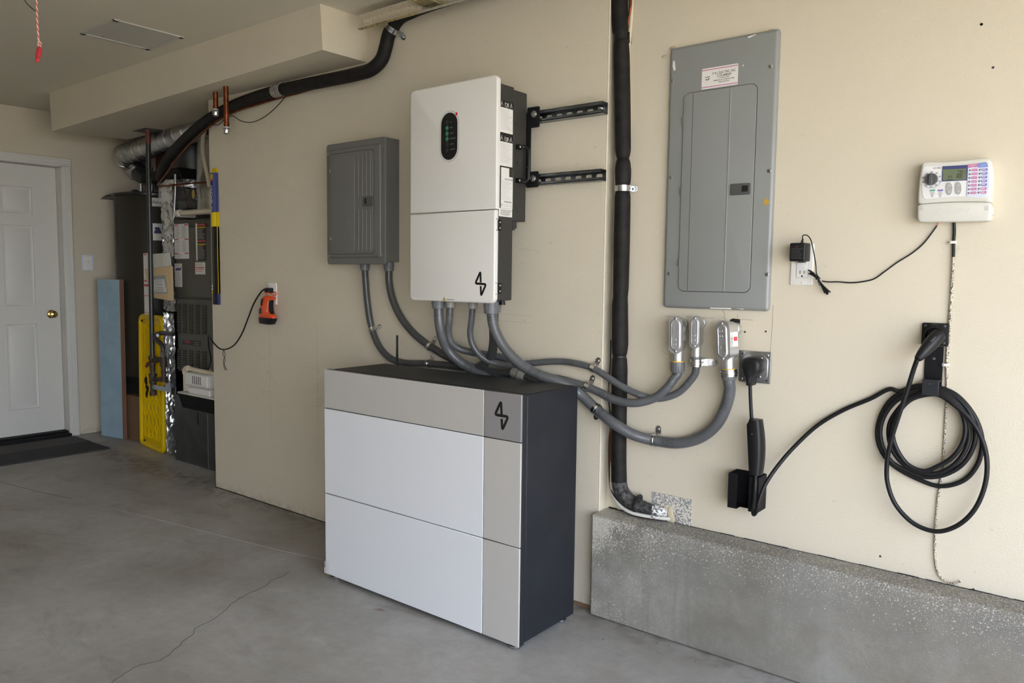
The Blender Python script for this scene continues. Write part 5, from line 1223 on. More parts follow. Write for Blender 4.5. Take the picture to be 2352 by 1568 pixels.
a, e = up(449.5, 513), up(474, 598); b = MB(); b.box(a.x, a.x+(e.x-a.x)*.15, YU-.002, YU, e.z, a.z); b.build('danger_stripe', 'paper', t)
b = MB()
for f0 in (.10, .55): b.box(a.x+(e.x-a.x)*.18, e.x, YU-.002, YU-.001, a.z+(e.z-a.z)*(f0+.03), a.z+(e.z-a.z)*f0)
b.build('caution_stripe', 'yellowcard', t)
ulabel('service_sticker', 401, 419, 605, 659, 'paper', [(.04, .10, 2, .1, .9), (.40, .95, 10, .05, .95)], [], 43)
a = up(410, 618); b = MB()
for k in range(6): b.sphere((a.x-.03+k*.012, YU-.001, a.z+.004*((k*7) % 3-1)), .011, 8, (1, .15, .8))
b.build('logo_print', 'navy', t)
ulabel('torn_sticker', 448, 472, 602, 630, 'paper', [(.08, .30, 3, .08, .92)], [(.42, .50, .08, .90), (.58, .62, .15, .9), (.72, .76, .1, .7), (.02, .9, -.01, .03)], 44)
b = MB(); zt_ = up(440, 507).z; b.box(ux0, ux1, YU-.004, YU+.02, zt_-.004, zt_+.004); b.build('top_lip', 'furn', t, bevel=.001)
# return plenum under it
YR = 2.725
t = thing('return_plenum', 'dark sheet metal plenum on the slab below the furnace', 'plenum', (-4.85, 2.9, 0))
b = MB(); b.box(-5.14, -4.335, YR, 3.38, 0.004, .468); b.build('box', 'darkduct', t, bevel=.003)
b = MB(); b.box(-5.14, -4.335, YR-.006, YR, 0.0, .012); b.box(-4.72, -4.715, YR-.001, YR, .01, .46); b.build('seam', 'zinc', t)
# foil-wrapped riser left of it
def foil_slab(x0, x1, y0, y1, zs, seed, xf=None, amp=.010):
    """crumpled foil box: gridded sheets with jitter"""
    rnd = random.Random(seed); b = MB(); n = len(zs); cols = 24
    per = []
    for k in range(cols):
        f = k/(cols); 
        if f < .5: g_ = f/.5; per.append((x0+(x1-x0)*g_, y0))
        elif f < .75: g_ = (f-.5)/.25; per.append((x1, y0+(y1-y0)*g_))
        else: g_ = (f-.75)/.25; per.append((x1+(x0-x1)*g_, y1))
    vs = []
    for j, z in enumerate(zs):
        for (x, y) in per: vs.append((x+rnd.uniform(-amp, amp)+(xf(z) if xf else 0), y+rnd.uniform(-amp, amp), z+rnd.uniform(-.008, .008)))
    fs = []
    for j in range(n-1):
        for k in range(cols):
            a_, b_, c_, d_ = j*cols+k, j*cols+(k+1) % cols, (j+1)*cols+(k+1) % cols, (j+1)*cols+k
            fs += [(a_, b_, c_), (a_, c_, d_)] if rnd.random() < .5 else [(a_, b_, d_), (b_, c_, d_)]
    fs.append(tuple(range(cols))); fs.append(tuple(range(n*cols-1, (n-1)*cols-1, -1)))
    return b.add(vs, fs)
fx0, fx1 = P(378, 900, 2.80).x, P(405, 900, 2.80).x
b = foil_slab(P(380, 900, 2.77).x, P(404, 900, 2.835).x, 2.77, 2.835, frange(.012, 1.02, 44), 3, amp=.006)
tag(b.build('foil_duct', 'foil', ang=38), 'crumpled silver foil-wrapped duct standing left of the furnace', 'duct')
b = foil_slab(P(372, 540, 2.90).x, P(398, 540, 2.90).x, 2.90, 3.10, frange(1.02, 1.92, 54), 6, amp=.006)
tag(b.build('foil_riser', 'foil', ang=38), 'foil-faced insulation strip between water heater and furnace labels', 'duct')
b = MB(); b.tube([P(403, 400, 2.87), P(403, 440, 2.87), P(401, 480, 2.87), P(400, 500, 2.87)], .010, 10); tag(b.build('flexible_metal_conduit', 'dullzinc'), 'thin ribbed metal conduit above the furnace, left of the foil wrap', 'conduit')
# foil-wrapped supply plenum, collar and grey cylinder
c = P(441, 450, 3.16); b = MB(); rnd = random.Random(8); vs = []; fs = []; n = 48; nz = 34; zlo, zhi = 1.70, 2.03
for j in range(nz):
    for k in range(n):
        r_ = .205+rnd.uniform(-.006, .006); a_ = 2*pi*k/n; vs.append((c.x+r_*cos(a_), c.y+r_*sin(a_), zlo+(zhi-zlo)*j/(nz-1)))
for j in range(nz-1):
    for k in range(n):
        a_, b_, c_, d_ = j*n+k, j*n+(k+1) % n, (j+1)*n+(k+1) % n, (j+1)*n+k
        fs += [(a_, b_, c_), (a_, c_, d_)] if rnd.random() < .5 else [(a_, b_, d_), (b_, c_, d_)]
fs += [tuple(range(n)), tuple(range(nz*n-1, (nz-1)*n-1, -1))]
b.add(vs, fs); t = thing('supply_duct', 'foil-wrapped supply duct with dark metal cylinder above the furnace', 'duct', (c.x, c.y, zlo)); b.build('foil_wrap', 'foil', t, ang=45)
b = MB(); zc0 = P(430, 410, 3.0).z; zc1 = P(430, 393, 3.0).z; b.box(c.x-.33, c.x+.24, c.y-.23, c.y+.23, zc0, zc1+.02); b.build('collar', 'blackmatte', t, bevel=.01)
b = MB(); b.cyl((c.x+.02, c.y, zc1), (c.x+.02, c.y, 2.50), .155, n=36); b.tube([(c.x+.02+.157*cos(a*pi/12), c.y+.157*sin(a*pi/12), 2.24) for a in range(24)], .004, 6, smooth=False, closed=True); b.build('cylinder', 'darkduct', t)
b = MB(); p = P(444, 446, 2.84); b.sphere((p.x, p.y, p.z), .020, 10, (1, .2, 1.6)); b.build('patch', 'amber', t)
c_ = P(468, 440, 2.94); b = MB(); b.lathe((c_.x+.05, 3.0, 1.70), (c_.x+.05, 3.0, 2.3), [(0, .12), (.3, .125), (.6, .12), (1, .11)], 20); tag(b.build('return_duct', 'gfoil'), 'galvanised duct behind the blue package at the wall edge', 'duct')
# big round duct with elbow
t = thing('vent_duct', 'round galvanised duct with elbow under the soffit above the water heater', 'duct', P(340, 345, 2.95))
rD = .078
dp = [P(478, 283, 2.86), P(440, 300, 2.87), P(400, 316, 2.89), P(360, 331, 2.91), P(325, 343, 2.93), P(300, 351, 2.95), P(284, 355, 2.97)]
end = dp[-1]+V(-.055, .03, -.01); dp += [end, end+V(-.03, .07, -.05), end+V(.0, .12, -.12)]
b = MB(); b.tube(dp, rD, 26, sub=6, smooth=True); b.build('pipe', 'gfoil', t)
for i in (1, 2, 3, 4, 5):
    for f in (0, .5):
        p = dp[i].lerp(dp[i+1], f) if i+1 < len(dp) else dp[i]; d = (dp[i+1]-dp[i]).normalized()
        b = MB(); b.lathe(p-d*.006, p+d*.006, [(0, rD), (0.3, rD+.0045), (.7, rD+.0045), (1, rD)], 28); b.build('seam_ring', 'zinc', t)
for q_, dd_ in ((dp[-3], dp[-3]-dp[-4]), (dp[-3]+(dp[-2]-dp[-3])*.6, dp[-2]-dp[-3])):
    d = dd_.normalized(); b = MB(); b.lathe(q_-d*.004, q_+d*.004, [(0, rD), (0.3, rD+.005), (.7, rD+.005), (1, rD)], 28); b.build('seam_ring', 'zinc', t)
b = MB(); b.tube([end+V(0, .12, -.12), P(320, 400, 3.1), P(345, 412, 3.1), P(372, 420, 3.1)], .062, 20); b.build('lower_branch', 'darkduct', t)
b = MB(); a = P(385, 300, 2.86); b.tube([P(374, 288, 2.80), P(381, 293, 2.83), P(390, 306, 2.85)], .010, 8, sq=.4); b.build('hanger_strap', 'zinc', t)
b = MB(); p = P(343, 292, 2.78); b.box(p.x-.10, p.x+.10, 2.70, 2.84, 2.296, 2.300); tag(b.build('ceiling_plate', 'iron'), 'dark metal ceiling plate around the gas pipe', 'plate')
b = MB(); p = P(300, 322, 3.2); b.box(p.x-.1, p.x+.5, 3.36, 3.40, 2.05, 2.45); tag(b.build('red_board', 'gap_red'), 'dull red board high behind the round duct', 'board')
# gas pipe
t = thing('gas_pipe', 'black iron gas pipe dropping through the soffit with valve and tee', 'gas pipe', P(357, 905, 2.75))
yg = 2.74
xg = P(347, 600, yg).x
def gz(v): return P(350, v, yg).z
b = MB(); b.cyl((xg+.005, yg, 2.30), (xg-.02, yg, gz(880)), .0165, n=18); b.build('riser', 'iron', t)
b = MB(); b.cyl((xg+.005, yg, 2.30), (xg+.004, yg, 2.20), .0172, n=18); b.build('primer_patch', 'gap_red', t)
gx = xg-.02
b = MB()
for (v0, v1, r_) in ((817, 825, .026), (825, 838, .022), (838, 852, .019), (858, 864, .027), (864, 880, .024), (898, 907, .024)): b.cyl((gx, yg, gz(v0)), (gx, yg, gz(v1)), r_, n=16)
b.cyl((gx, yg, gz(880)), (gx, yg, gz(902)), .018, n=16)
a = P(373, 820, yg); b.cyl((gx, yg, gz(828)), (a.x+.01, yg, a.z-.012), .019, n=14)
b.cyl((gx, yg, gz(872)), (a.x, yg, gz(866)), .014, n=14); b.build('tee', 'rust', t)
b = MB(); b.cyl((gx-.045, yg-.02, gz(842)), (gx-.02, yg-.02, gz(834)), .012); b.build('valve_handle', 'gap_red', t)
b = MB(); b.cyl((a.x+.012, yg, gz(815)), (a.x+.012, yg, gz(838)), .023, n=16); b.cyl((a.x+.012, yg, gz(838)), (a.x+.012, yg, gz(862)), .0165, n=16); b.cyl((a.x+.012, yg, gz(860)), (a.x+.012, yg, gz(872)), .023, n=16); b.build('drip_leg', 'rust', t)
b = MB(); b.cyl((a.x+.012, yg, gz(805)), (a.x+.012, yg, gz(815)), .024, n=6); b.build('flare_nut', 'zinc', t)
b = MB(); b.tube([V(a.x+.012, yg, gz(806)), P(373, 795, yg), P(366, 786, yg-.01), P(357, 776, yg-.02), P(360, 768, yg-.01), P(372, 765, yg+.01), P(386, 766, 2.745), P(398, 767, 2.745)], .0155, 14); b.build('flex_connector', 'flex', t)
b = MB(); p = P(362, 770, 2.715); b.sphere(p, .017, 10, (1, .5, .8)); b.build('tag', 'paleblue', t)
b = MB(); p0, p1 = P(352, 888, 2.715), P(392, 886, 2.72); b.box(p0.x, p1.x+.02, 2.712, 2.716, p0.z-.016, p0.z+.016); b.box(p1.x-.05, p1.x+.02, 2.708, 2.73, p1.z-.012, p1.z+.016); b.cyl((p0.x+.012, 2.71, p0.z), (p0.x+.012, 2.705, p0.z), .008); b.build('support_bracket', 'silverpaint', t)
# clear plastic sleeve and PVC drain
b = MB(); p0, p1 = P(377, 412, 2.80), P(377, 466, 2.80); b.rbox(p0.x-.045, p0.x+.04, 2.78, 2.82, p1.z, p0.z, r=.008); tag(b.build('clear_container', 'clear'), 'cloudy clear plastic tube hanging below the foam pipe end', 'container')
t = thing('pvc_drain', 'cream PVC drain pipe running level above the furnace', 'pipe', P(440, 490, 2.80))
p0, p1 = P(409, 490, 2.79), P(486, 489, 2.79)
b = MB(); b.cyl(p0, (p1.x+.2, p1.y, p0.z), .0185, n=18); b.build('pipe', 'pale_pvc', t)
b = MB(); b.lathe(p0+V(-.02, 0, 0), p0+V(.035, 0, 0), [(0, .018), (.2, .025), (1, .025)], 18); b.cyl(p0+V(-.002, 0, 0), p0+V(-.002, .12, -.0), .0245); b.build('elbow', 'whiteplastic', t)
b = MB(); b.tube([P(476, 280, 2.80), P(468, 310, 2.80), P(466, 345, 2.80), P(471, 375, 2.80), P(476, 400, 2.80), P(482, 430, 2.80)], .014, 12); tag(b.build('white_hose', 'pale_pvc'), 'cream hose curving down beside the wall edge near the soffit', 'hose')
b = MB(); b.tube([P(366, 428, 2.76), P(400, 425, 2.77), P(440, 421, 2.80), P(484, 418, 2.84)], .006, 8); b.tube([P(415, 400, 2.80), P(424, 440, 2.80), P(432, 480, 2.80)], .003, 6); tag(b.build('copper_tube', 'copper'), 'thin copper line crossing in front of the foil-wrapped duct', 'pipe')
# condensate pump
t = thing('condensate_pump', 'white condensate pump with black tank on a shelf before the furnace', 'pump', (-4.87, 2.70, .47))
YC = 2.62
xa, xb = P(408, 905, YC).x, P(487, 905, YC).x+.02
zp0, zp1 = P(450, 945, YC).z, P(450, 911, YC).z
b = MB(); b.add([(xa+.02, YC+.02, zp0), (xb-.01, YC+.02, zp0), (xb-.01, 2.715, zp0), (xa+.02, 2.715, zp0), (xa, YC, zp1), (xb, YC, zp1), (xb, 2.72, zp1), (xa, 2.72, zp1)], [(0, 1, 2, 3), (4, 5, 6, 7), (0, 1, 5, 4), (1, 2, 6, 5), (2, 3, 7, 6), (3, 0, 4, 7)]); b.build('tank', 'blackmatte', t, bevel=.005)
zt2 = P(430, 880, YC).z
b = MB(); b.box(xa-.004, xb+.004, YC-.004, 2.722, zp1, zp1+.012); b.box(xa+.03, xb-.10, YC+.03, 2.718, zp1+.012, zp1+.07); b.build('lid', 'ctrl', t, bevel=.006)
b = MB(); b.box(xa+.13, xb-.06, YC+.004, 2.71, zp1+.012, zp1+.055); b.build('switch_housing', 'whiteplastic', t, bevel=.006)
mx0, mx1 = xa+.07, xb-.10
b = MB(); b.rbox(mx0, mx1, YC+.012, 2.72, zp1+.06, zp1+.145, r=.014, b=.012); mh = b.build('motor_cover', 'whiteplastic', t, ang=50)
b = MB()
for k in range(5): b.box(mx0+.10+k*.022, mx0+.107+k*.022, YC+.0112, YC+.014, zp1+.078, zp1+.130)
b.build('slots', 'vent', mh)
b = MB(); hz_ = zp1+.165; b.tube([(xa+.012, YC+.05, zp1+.01), (xa+.012, YC+.05, hz_-.035)], .0145, 14, smooth=False); b.tube([(xa+.012, YC+.05, hz_-.04), (xa+.014, YC+.05, hz_-.012), (xa+.035, YC+.05, hz_), (xa+.06, YC+.05, hz_)], .0185, 14); b.tube([(xa+.055, YC+.05, hz_), (xb-.03, YC+.08, hz_-.02), (xb+.05, YC+.09, hz_-.022)], .0145, 14, smooth=False); b.build('drain_pipe', 'pale_pvc', t)
b = MB(); b.tube([P(425, 861, 2.70), P(440, 866, 2.69), P(460, 872, 2.69), P(476, 868, 2.72), P(484, 850, 2.76)], .011, 10); b.build('hose', 'pale_pvc', t)
b = MB(); b.box(xa+.02, xb, 2.60+.05, 2.72, zp0-.012, zp0); b.build('shelf', 'darkduct', t)
b = MB(); b.tube([P(457, 912, 2.61), P(455, 925, 2.612), P(454, 960, 2.70), P(456, 975, 2.715)], .003, 6); b.build('wire', 'rubber', t)

# ================================================================== EMERGENCY RELEASE CORD
t = thing('release_cord', 'red and white striped cord with red toggle hanging from the ceiling', 'cord', (-3.583, 1.355, 2.515))
r0_ = CAMP+ray(84, 0)*3.2; r1_ = CAMP+ray(89, 96)*3.2; r2_ = CAMP+ray(90, 108)*3.2
top = r0_+(r0_-r1_)*((2.515-r0_.z)/(r0_.z-r1_.z))
b = MB(); b.tube([top, r0_, CAMP+ray(86, 55)*3.2, r1_], .0042, 10); b.build('cord', 'rope', t)
b = MB(); c = CAMP+ray(90.5, 103)*3.2
b.tube([c+V(.006*cos(a), .004*sin(a*2), .010*sin(a)) for a in [k*pi/5 for k in range(10)]], .0040, 8, closed=True); b.sphere(c, .010, 10); b.tube([c, c+V(.010, 0, .004), c+V(.014, 0, -.010)], .0036, 8); b.build('knot', 'rope', t)
g0, g1 = CAMP+ray(91, 107)*3.2, CAMP+ray(86, 138)*3.2
b = MB(); d = g1-g0; sd = d.cross(V(0, 1, 0)).normalized(); ly = V(0, .006, 0)
def tog(w0, w1, f0, f1, ly=ly):
    a_, e_ = g0+d*f0, g0+d*f1; b.prism([a_-sd*w0-ly, a_+sd*w0-ly, a_+sd*w0+ly, a_-sd*w0+ly], [e_-sd*w1-ly, e_+sd*w1-ly, e_+sd*w1+ly, e_-sd*w1+ly])
tog(.008, .009, 0, .12); tog(.010, .010, .12, .80); tog(.005, .004, .8, 1.15); tog(.004, .004, .15, .82, V(0, .009, 0)); b.build('toggle', 'red', t, bevel=.001)
w3 = [CAMP+ray(u, v)*s_ for u, v, s_ in ((83, 27, 3.21), (72, 18, 3.2), (62, 8, 3.2), (55, -3, 3.2), (50, -20, 3.2))]
b = MB(); b.tube(w3+[V(w3[-1].x-.02, w3[-1].y, 2.515)], .0017, 6); tag(b.build('opener_wire', 'rubber'), 'thin black wire from the ceiling to the striped red cord', 'wire')

# ================================================================== SPRINKLER CONTROLLER
KC = lambda u, v: (2080+u/8.254, 340+v/8.254)
YK = 2.556
def kp(pts, y=YK): q = [P(*KC(*p), y) for p in pts]; return [(p.x, p.z) for p in q]
def rounder(pts, k=2):
    for _ in range(k):
        out = []
        for i in range(len(pts)):
            a_, b_ = pts[i], pts[(i+1) % len(pts)]; out += [(a_[0]*.75+b_[0]*.25, a_[1]*.75+b_[1]*.25), (a_[0]*.25+b_[0]*.75, a_[1]*.25+b_[1]*.75)]
        pts = out
    return pts
t = thing('sprinkler_controller', 'pale grey sprinkler timer with dial and small LCD on the right wall', 'sprinkler controller', P(2195, 440, WR))
up_pts = [(228, 1066), (230, 930), (240, 780), (262, 560), (285, 400), (305, 300), (335, 268), (390, 257), (550, 262), (700, 262), (850, 255), (1000, 241), (1150, 226), (1300, 207), (1430, 190), (1530, 188), (1590, 215), (1622, 270), (1640, 350), (1648, 500), (1640, 700), (1625, 900), (1618, 1024), (1450, 1018), (1200, 1016), (900, 1018), (650, 1030), (420, 1048)]
def soft(b, pts, y0, y1, e=.004):
    cx_ = sum(p[0] for p in pts)/len(pts); cz_ = sum(p[1] for p in pts)/len(pts); n = len(pts); vs = []
    hw_ = max(abs(p[0]-cx_) for p in pts); hh_ = max(abs(p[1]-cz_) for p in pts)
    for k in range(4):
        a_ = radians(30*k); kk = e*(1-sin(a_)); yy = y0+e*(1-cos(a_)); vs += [(cx_+(x-cx_)*(1-kk/hw_), yy, cz_+(z-cz_)*(1-kk/hh_)) for x, z in pts]
    vs += [(x, y1, z) for x, z in pts]; fs = [tuple(range(n))]
    for j in range(4): fs += [(j*n+i, j*n+(i+1) % n, (j+1)*n+(i+1) % n, (j+1)*n+i) for i in range(n)]
    fs.append(tuple(range(5*n-1, 4*n-1, -1))); return b.add(vs, fs)
b = MB(); soft(b, kp(rounder(up_pts)), YK, WR-.001, .006); b.build('housing', 'ctrl', t, ang=50)
lo_pts = [(230, 1070), (420, 1052), (650, 1034), (900, 1022), (1200, 1020), (1450, 1022), (1616, 1028), (1618, 1150), (1612, 1300), (1598, 1350), (1560, 1376), (1500, 1384), (900, 1396), (300, 1400), (255, 1392), (232, 1360), (224, 1300), (224, 1150)]
b = MB(); soft(b, kp(rounder(lo_pts)), YK, WR-.001, .005); cvr = b.build('terminal_cover', 'ctrl', t, ang=50)
p = P(*KC(890, 1190), YK)
b = MB(); b.text('Rain Bird', V(p.x, YK-.0001, p.z), .018, depth=.0009, shear=.25, xs=1.25); b.build('embossing', 'ctrl', cvr)
b = MB()
for uu in (295, 1530):
    for k in range(3): q = P(*KC(uu, 1110+k*30), YK); b.box(q.x-.005, q.x+.005, YK-.0006, YK, q.z-.0008, q.z+.0008)
b.build('grip_marks', 'btn', cvr)
fc = [(350, 342), (420, 334), (700, 338), (940, 328), (1180, 312), (1380, 288), (1520, 268), (1556, 290), (1580, 350), (1597, 460), (1602, 600), (1590, 740), (1565, 850), (1530, 910), (1480, 940), (1320, 936), (1150, 918), (950, 918), (760, 928), (560, 946), (380, 970), (340, 950), (318, 900), (308, 800), (300, 650), (305, 500), (325, 380)]
y1 = YK-.0012
b = MB(); soft(b, kp(rounder(fc), y1), y1, YK+.001, .001); fpn = b.build('face_plate', 'face', t, ang=50)
b = MB(); b.xz(kp([(1182, 312), (1380, 288), (1520, 268), (1550, 290), (1574, 350), (1590, 460), (1595, 600), (1583, 740), (1572, 790), (1556, 840), (1540, 875), (1515, 908), (1490, 926), (1455, 932), (1320, 928), (1152, 912)], y1), y1-.0004, y1); b.build('schedule_sticker', 'paleblue', fpn)
b = MB(); b.xz(kp([(1182, 312), (1376, 289), (1373, 358), (1180, 378)], y1), y1-.0008, y1-.0003); b.build('header', 'pink', fpn)
b = MB(); b.xz(kp([(1378, 289), (1520, 268), (1552, 290), (1568, 356), (1375, 372)], y1), y1-.0008, y1-.0003); b.build('header', 'bluehdr', fpn)
b = MB(); b.xz(kp([(1180, 378), (1186, 378), (1160, 916), (1153, 916)], y1), y1-.0009, y1-.0003); b.build('divider', 'purple', fpn)
def kt(b, s_, u, v, size, **k): q = P(*KC(u, v), y1); b.text(s_, V(q.x, y1-.0011, q.z), size, depth=.0004, **k); return b
b = MB(); kt(b, 'WATERING', 1280, 326, .0034, rot=4); kt(b, 'DAYS', 1276, 354, .0034, rot=4); kt(b, 'WATERING', 1468, 314, .0032, rot=4); kt(b, 'TIMES PER DAY', 1470, 340, .0030, rot=4, xs=.9); b.build('header_lettering', 'paper', fpn)
days = ['SUNDAY', 'MONDAY', 'TUESDAY', 'WEDNESDAY', 'THURSDAY', 'FRIDAY', 'SATURDAY']
for k in range(7):
    for col in (0, 1):
        du = -3.5*k
        uc_, vc_ = (1302-4*k, 414+72*k) if col == 0 else (1492-4*k, 404+72*k)
        hw_ = 58; hh_ = 24
        q = rounder([(uc_-hw_, vc_-hh_+5), (uc_+hw_-10, vc_-hh_), (uc_+hw_+6, vc_-hh_+2), (uc_+hw_+6, vc_+hh_-2), (uc_+hw_-10, vc_+hh_), (uc_-hw_, vc_+hh_+4)], 2)
        b = MB(); b.xz(kp(q, y1), y1-.0008, y1-.0003); pill = b.build('setting_key', 'pink' if (col == 0 or k > 4) else 'purple', fpn)
        b = MB(); q = P(*KC(uc_-84, vc_+8), y1); b.xz(stadium(q.x, q.z, .0030, .0034, 6), y1-.0009, y1-.0003); b.m = 1; b.lathe((q.x, y1-.0008, q.z), (q.x, y1-.0020, q.z), [(0, .0014), (1, .0010)], 8); b.build('indicator', ['btn', 'ink'], pill)
        b = MB()
        if col == 0: kt(b, days[k], uc_+4, vc_+2, .0029, xs=.9)
        else: q = P(*KC(uc_-36, vc_), y1); q2 = P(*KC(uc_+34, vc_), y1); lines(b, q.x, q2.x, [q.z], y1-.0009, .0022, seed=60+k, minf=.95)
        b.build('lettering', 'paper', pill)
b = MB(); b.xz(kp([(697, 345), (1180, 318), (1164, 612), (685, 634)], y1), y1-.0010, y1-.0002); scr = b.build('display_surround', 'navy', fpn)
b = MB(); b.xz(kp([(708, 407), (1156, 386), (1146, 600), (706, 617)], y1), y1-.0014, y1-.0009); b.build('display', 'lcd', scr)
b = MB(); y2 = y1-.0014
def seg7(b, txt, u, v, hpx, wpx, slant=.12, r=.00035):
    segs = {'0': 'abcdef', '1': 'bc', '4': 'fgbc', '8': 'abcdefg', '2': 'abged', ':': ''}
    for ch in txt:
        L = {'a': ((0, 1), (1, 1)), 'b': ((1, 1), (1, .5)), 'c': ((1, .5), (1, 0)), 'd': ((0, 0), (1, 0)), 'e': ((0, 0), (0, .5)), 'f': ((0, .5), (0, 1)), 'g': ((0, .5), (1, .5))}
        for s_ in segs[ch]:
            (xa_, za_), (xb_, zb_) = L[s_]; f_ = lambda x, z: P(*KC(u+x*wpx+z*slant*hpx, v-z*hpx), y2)
            p_, q_ = f_(xa_, za_), f_(xb_, zb_); p2, q2 = p_.lerp(q_, .08), p_.lerp(q_, .92); b.tube([p2, q2], r, 5, smooth=False)
        u += wpx*1.55
seg7(b, '104', 785, 572, 52, 22); seg7(b, '800', 968, 566, 58, 24, r=.0005); seg7(b, '2', 1112, 480, 70, 20, r=.0004)
kt(b, 'PM', 890, 558, .0022); kt(b, 'AM', 1098, 516, .0022)
for (uu, v0_, ww) in ((985, 436, 110), (1022, 456, 60), (975, 490, 110), (780, 605, 120)):
    q = P(*KC(uu, v0_), y2); q2 = P(*KC(uu+ww, v0_), y2); lines(b, q.x, q2.x, [q.z], y2, .0014, seed=uu, minf=.98)
b.build('digits', 'ink', scr)
# dial
q = P(*KC(490, 592), YK-.0015); rd_ = (P(*KC(615, 592), YK).x-P(*KC(365, 592), YK).x)/2
b = MB(); b.lathe(q, q+V(0, -.012, 0), [(0, rd_), (.8, rd_*.97), (1, rd_*.90)], 32); dial = b.build('dial', 'latch', t)
b = MB(); q2 = q+V(0, -.012, 0); k_ = rd_
b.prism([(q2.x-.28*k_, q2.y-.006, q2.z-.85*k_), (q2.x+.28*k_, q2.y-.006, q2.z-.85*k_), (q2.x+.26*k_, q2.y-.006, q2.z+.4*k_), (q2.x, q2.y-.006, q2.z+1.0*k_), (q2.x-.26*k_, q2.y-.006, q2.z+.4*k_)],
        [(q2.x-.34*k_, q2.y+.001, q2.z-.92*k_), (q2.x+.34*k_, q2.y+.001, q2.z-.92*k_), (q2.x+.34*k_, q2.y+.001, q2.z+.4*k_), (q2.x, q2.y+.001, q2.z+1.02*k_), (q2.x-.34*k_, q2.y+.001, q2.z+.4*k_)]); b.build('pointer', 'latch', dial, bevel=.001)
b = MB()
for a_ in range(12):
    if a_ in (0, 3): pass
    an = radians(90-a_*36); 
    if a_ > 9: continue
    c_ = V(q.x+rd_*1.28*cos(an), y1-.0003, q.z+rd_*1.22*sin(an)); lines(b, c_.x-.0032, c_.x+.0032, [c_.z+.001, c_.z-.0012], y1, .0011, seed=a_, minf=.9)
b.tube([V(q.x+rd_*1.5*cos(radians(a_)), y1-.0002, q.z+rd_*1.45*sin(radians(a_))) for a_ in range(-15, -140, -8)], .0004, 5); b.build('dial_print', 'navy', fpn)
b = MB(); kt(b, 'SST-600i', 602, 380, .0052, xs=1.05); b.build('model_lettering', 'text', fpn)
for uu, vv in ((830, 770), (1003, 762)):
    b = MB()
    for (sgn) in (1, -1):
        ring = []; 
        for k in range(13): a_ = pi*k/12; ring.append((uu+58*cos(a_), vv-sgn*(6+112*sin(a_))))
        b.xz(kp(ring, y1), y1-.0030, y1)
    kb = b.build('arrow_button', 'btn', fpn)
    b = MB()
    for sgn in (1, -1):
        b.tube([P(*KC(uu-18, vv-sgn*44), y1-.0031), P(*KC(uu, vv-sgn*72), y1-.0031), P(*KC(uu+18, vv-sgn*44), y1-.0031)], .0007, 5, smooth=False)
    b.build('chevron', 'paper', kb)
for uu, m_ in ((508, 'tealp'), (660, 'purple')):
    b = MB(); b.xz(kp([(uu-52, 790), (uu+54, 782), (uu+52, 812), (uu-54, 820)], y1), y1-.0007, y1-.0002); hd_ = b.build('key_header', m_, fpn)
    b = MB(); c_ = P(*KC(uu-2, 858), y1); b.tube([(c_.x+.0052*cos(a_*pi/8), y1-.0003, c_.z+.0050*sin(a_*pi/8)) for a_ in range(16)], .0003, 4, smooth=False, closed=True); lines(b, c_.x-.0032, c_.x+.0032, [c_.z+.0022, c_.z, c_.z-.0022], y1, .0009, seed=uu, minf=.8)
    c_ = P(*KC(uu-3, 912), y1); b.tube([(c_.x+.0026*cos(a_*pi/6), y1-.0003, c_.z+.0026*sin(a_*pi/6)) for a_ in range(12)], .0003, 4, smooth=False, closed=True); b.lathe((c_.x, y1, c_.z), (c_.x, y1-.001, c_.z), [(0, .0011), (1, .0008)], 8); b.build('key_print', 'text', hd_)
q = P(2280, 485, 2.58); b = MB(); b.box(q.x-.012, q.x+.002, 2.575, WR-.002, q.z-.010, q.z+.012); b.build('side_tab', 'ctrl', t)

# irrigation cable
t = thing('irrigation_cable', 'black cable below the sprinkler timer, painted over in cream lower down', 'cable', P(2180, 700, WR))
b = MB(); b.tube([P(2191, 503, 2.592), P(2192, 530, 2.594), P(2190.5, 560, 2.594), P(2190, 590, 2.594)], .0042, 10); b.build('bare_length', 'rubber', t)
b = MB(); b.tube([P(2190, 590, 2.594), P(2188, 640, 2.594), P(2184, 700, 2.595), P(2180, 760, 2.595), P(2175, 830, 2.595), P(2175, 880, 2.595), P(2172, 960, 2.595), P(2168, 1030, 2.595), P(2163, 1090, 2.595), P(2158, 1120, 2.595), P(2152, 1170, 2.595), P(2148, 1230, 2.595), P(2149, 1290, 2.595), P(2158, 1322, 2.595), P(2178, 1337, 2.594), P(2198, 1340, 2.59), P(2206, 1334, 2.588)], [.0042]*5+[.0030]*12, 10); b.build('painted_length', 'speckwire', t)
for u, v in ((2189, 556), (2173, 838)):
    q = P(u, v, 2.59); b = MB(); b.box(q.x-.011, q.x+.007, 2.588, WR, q.z-.004, q.z+.004); cl_ = b.build('clip', 'whiteplastic', t, bevel=.001)
    screw(cl_, (q.x-.008, 2.588, q.z), .002, m='text')

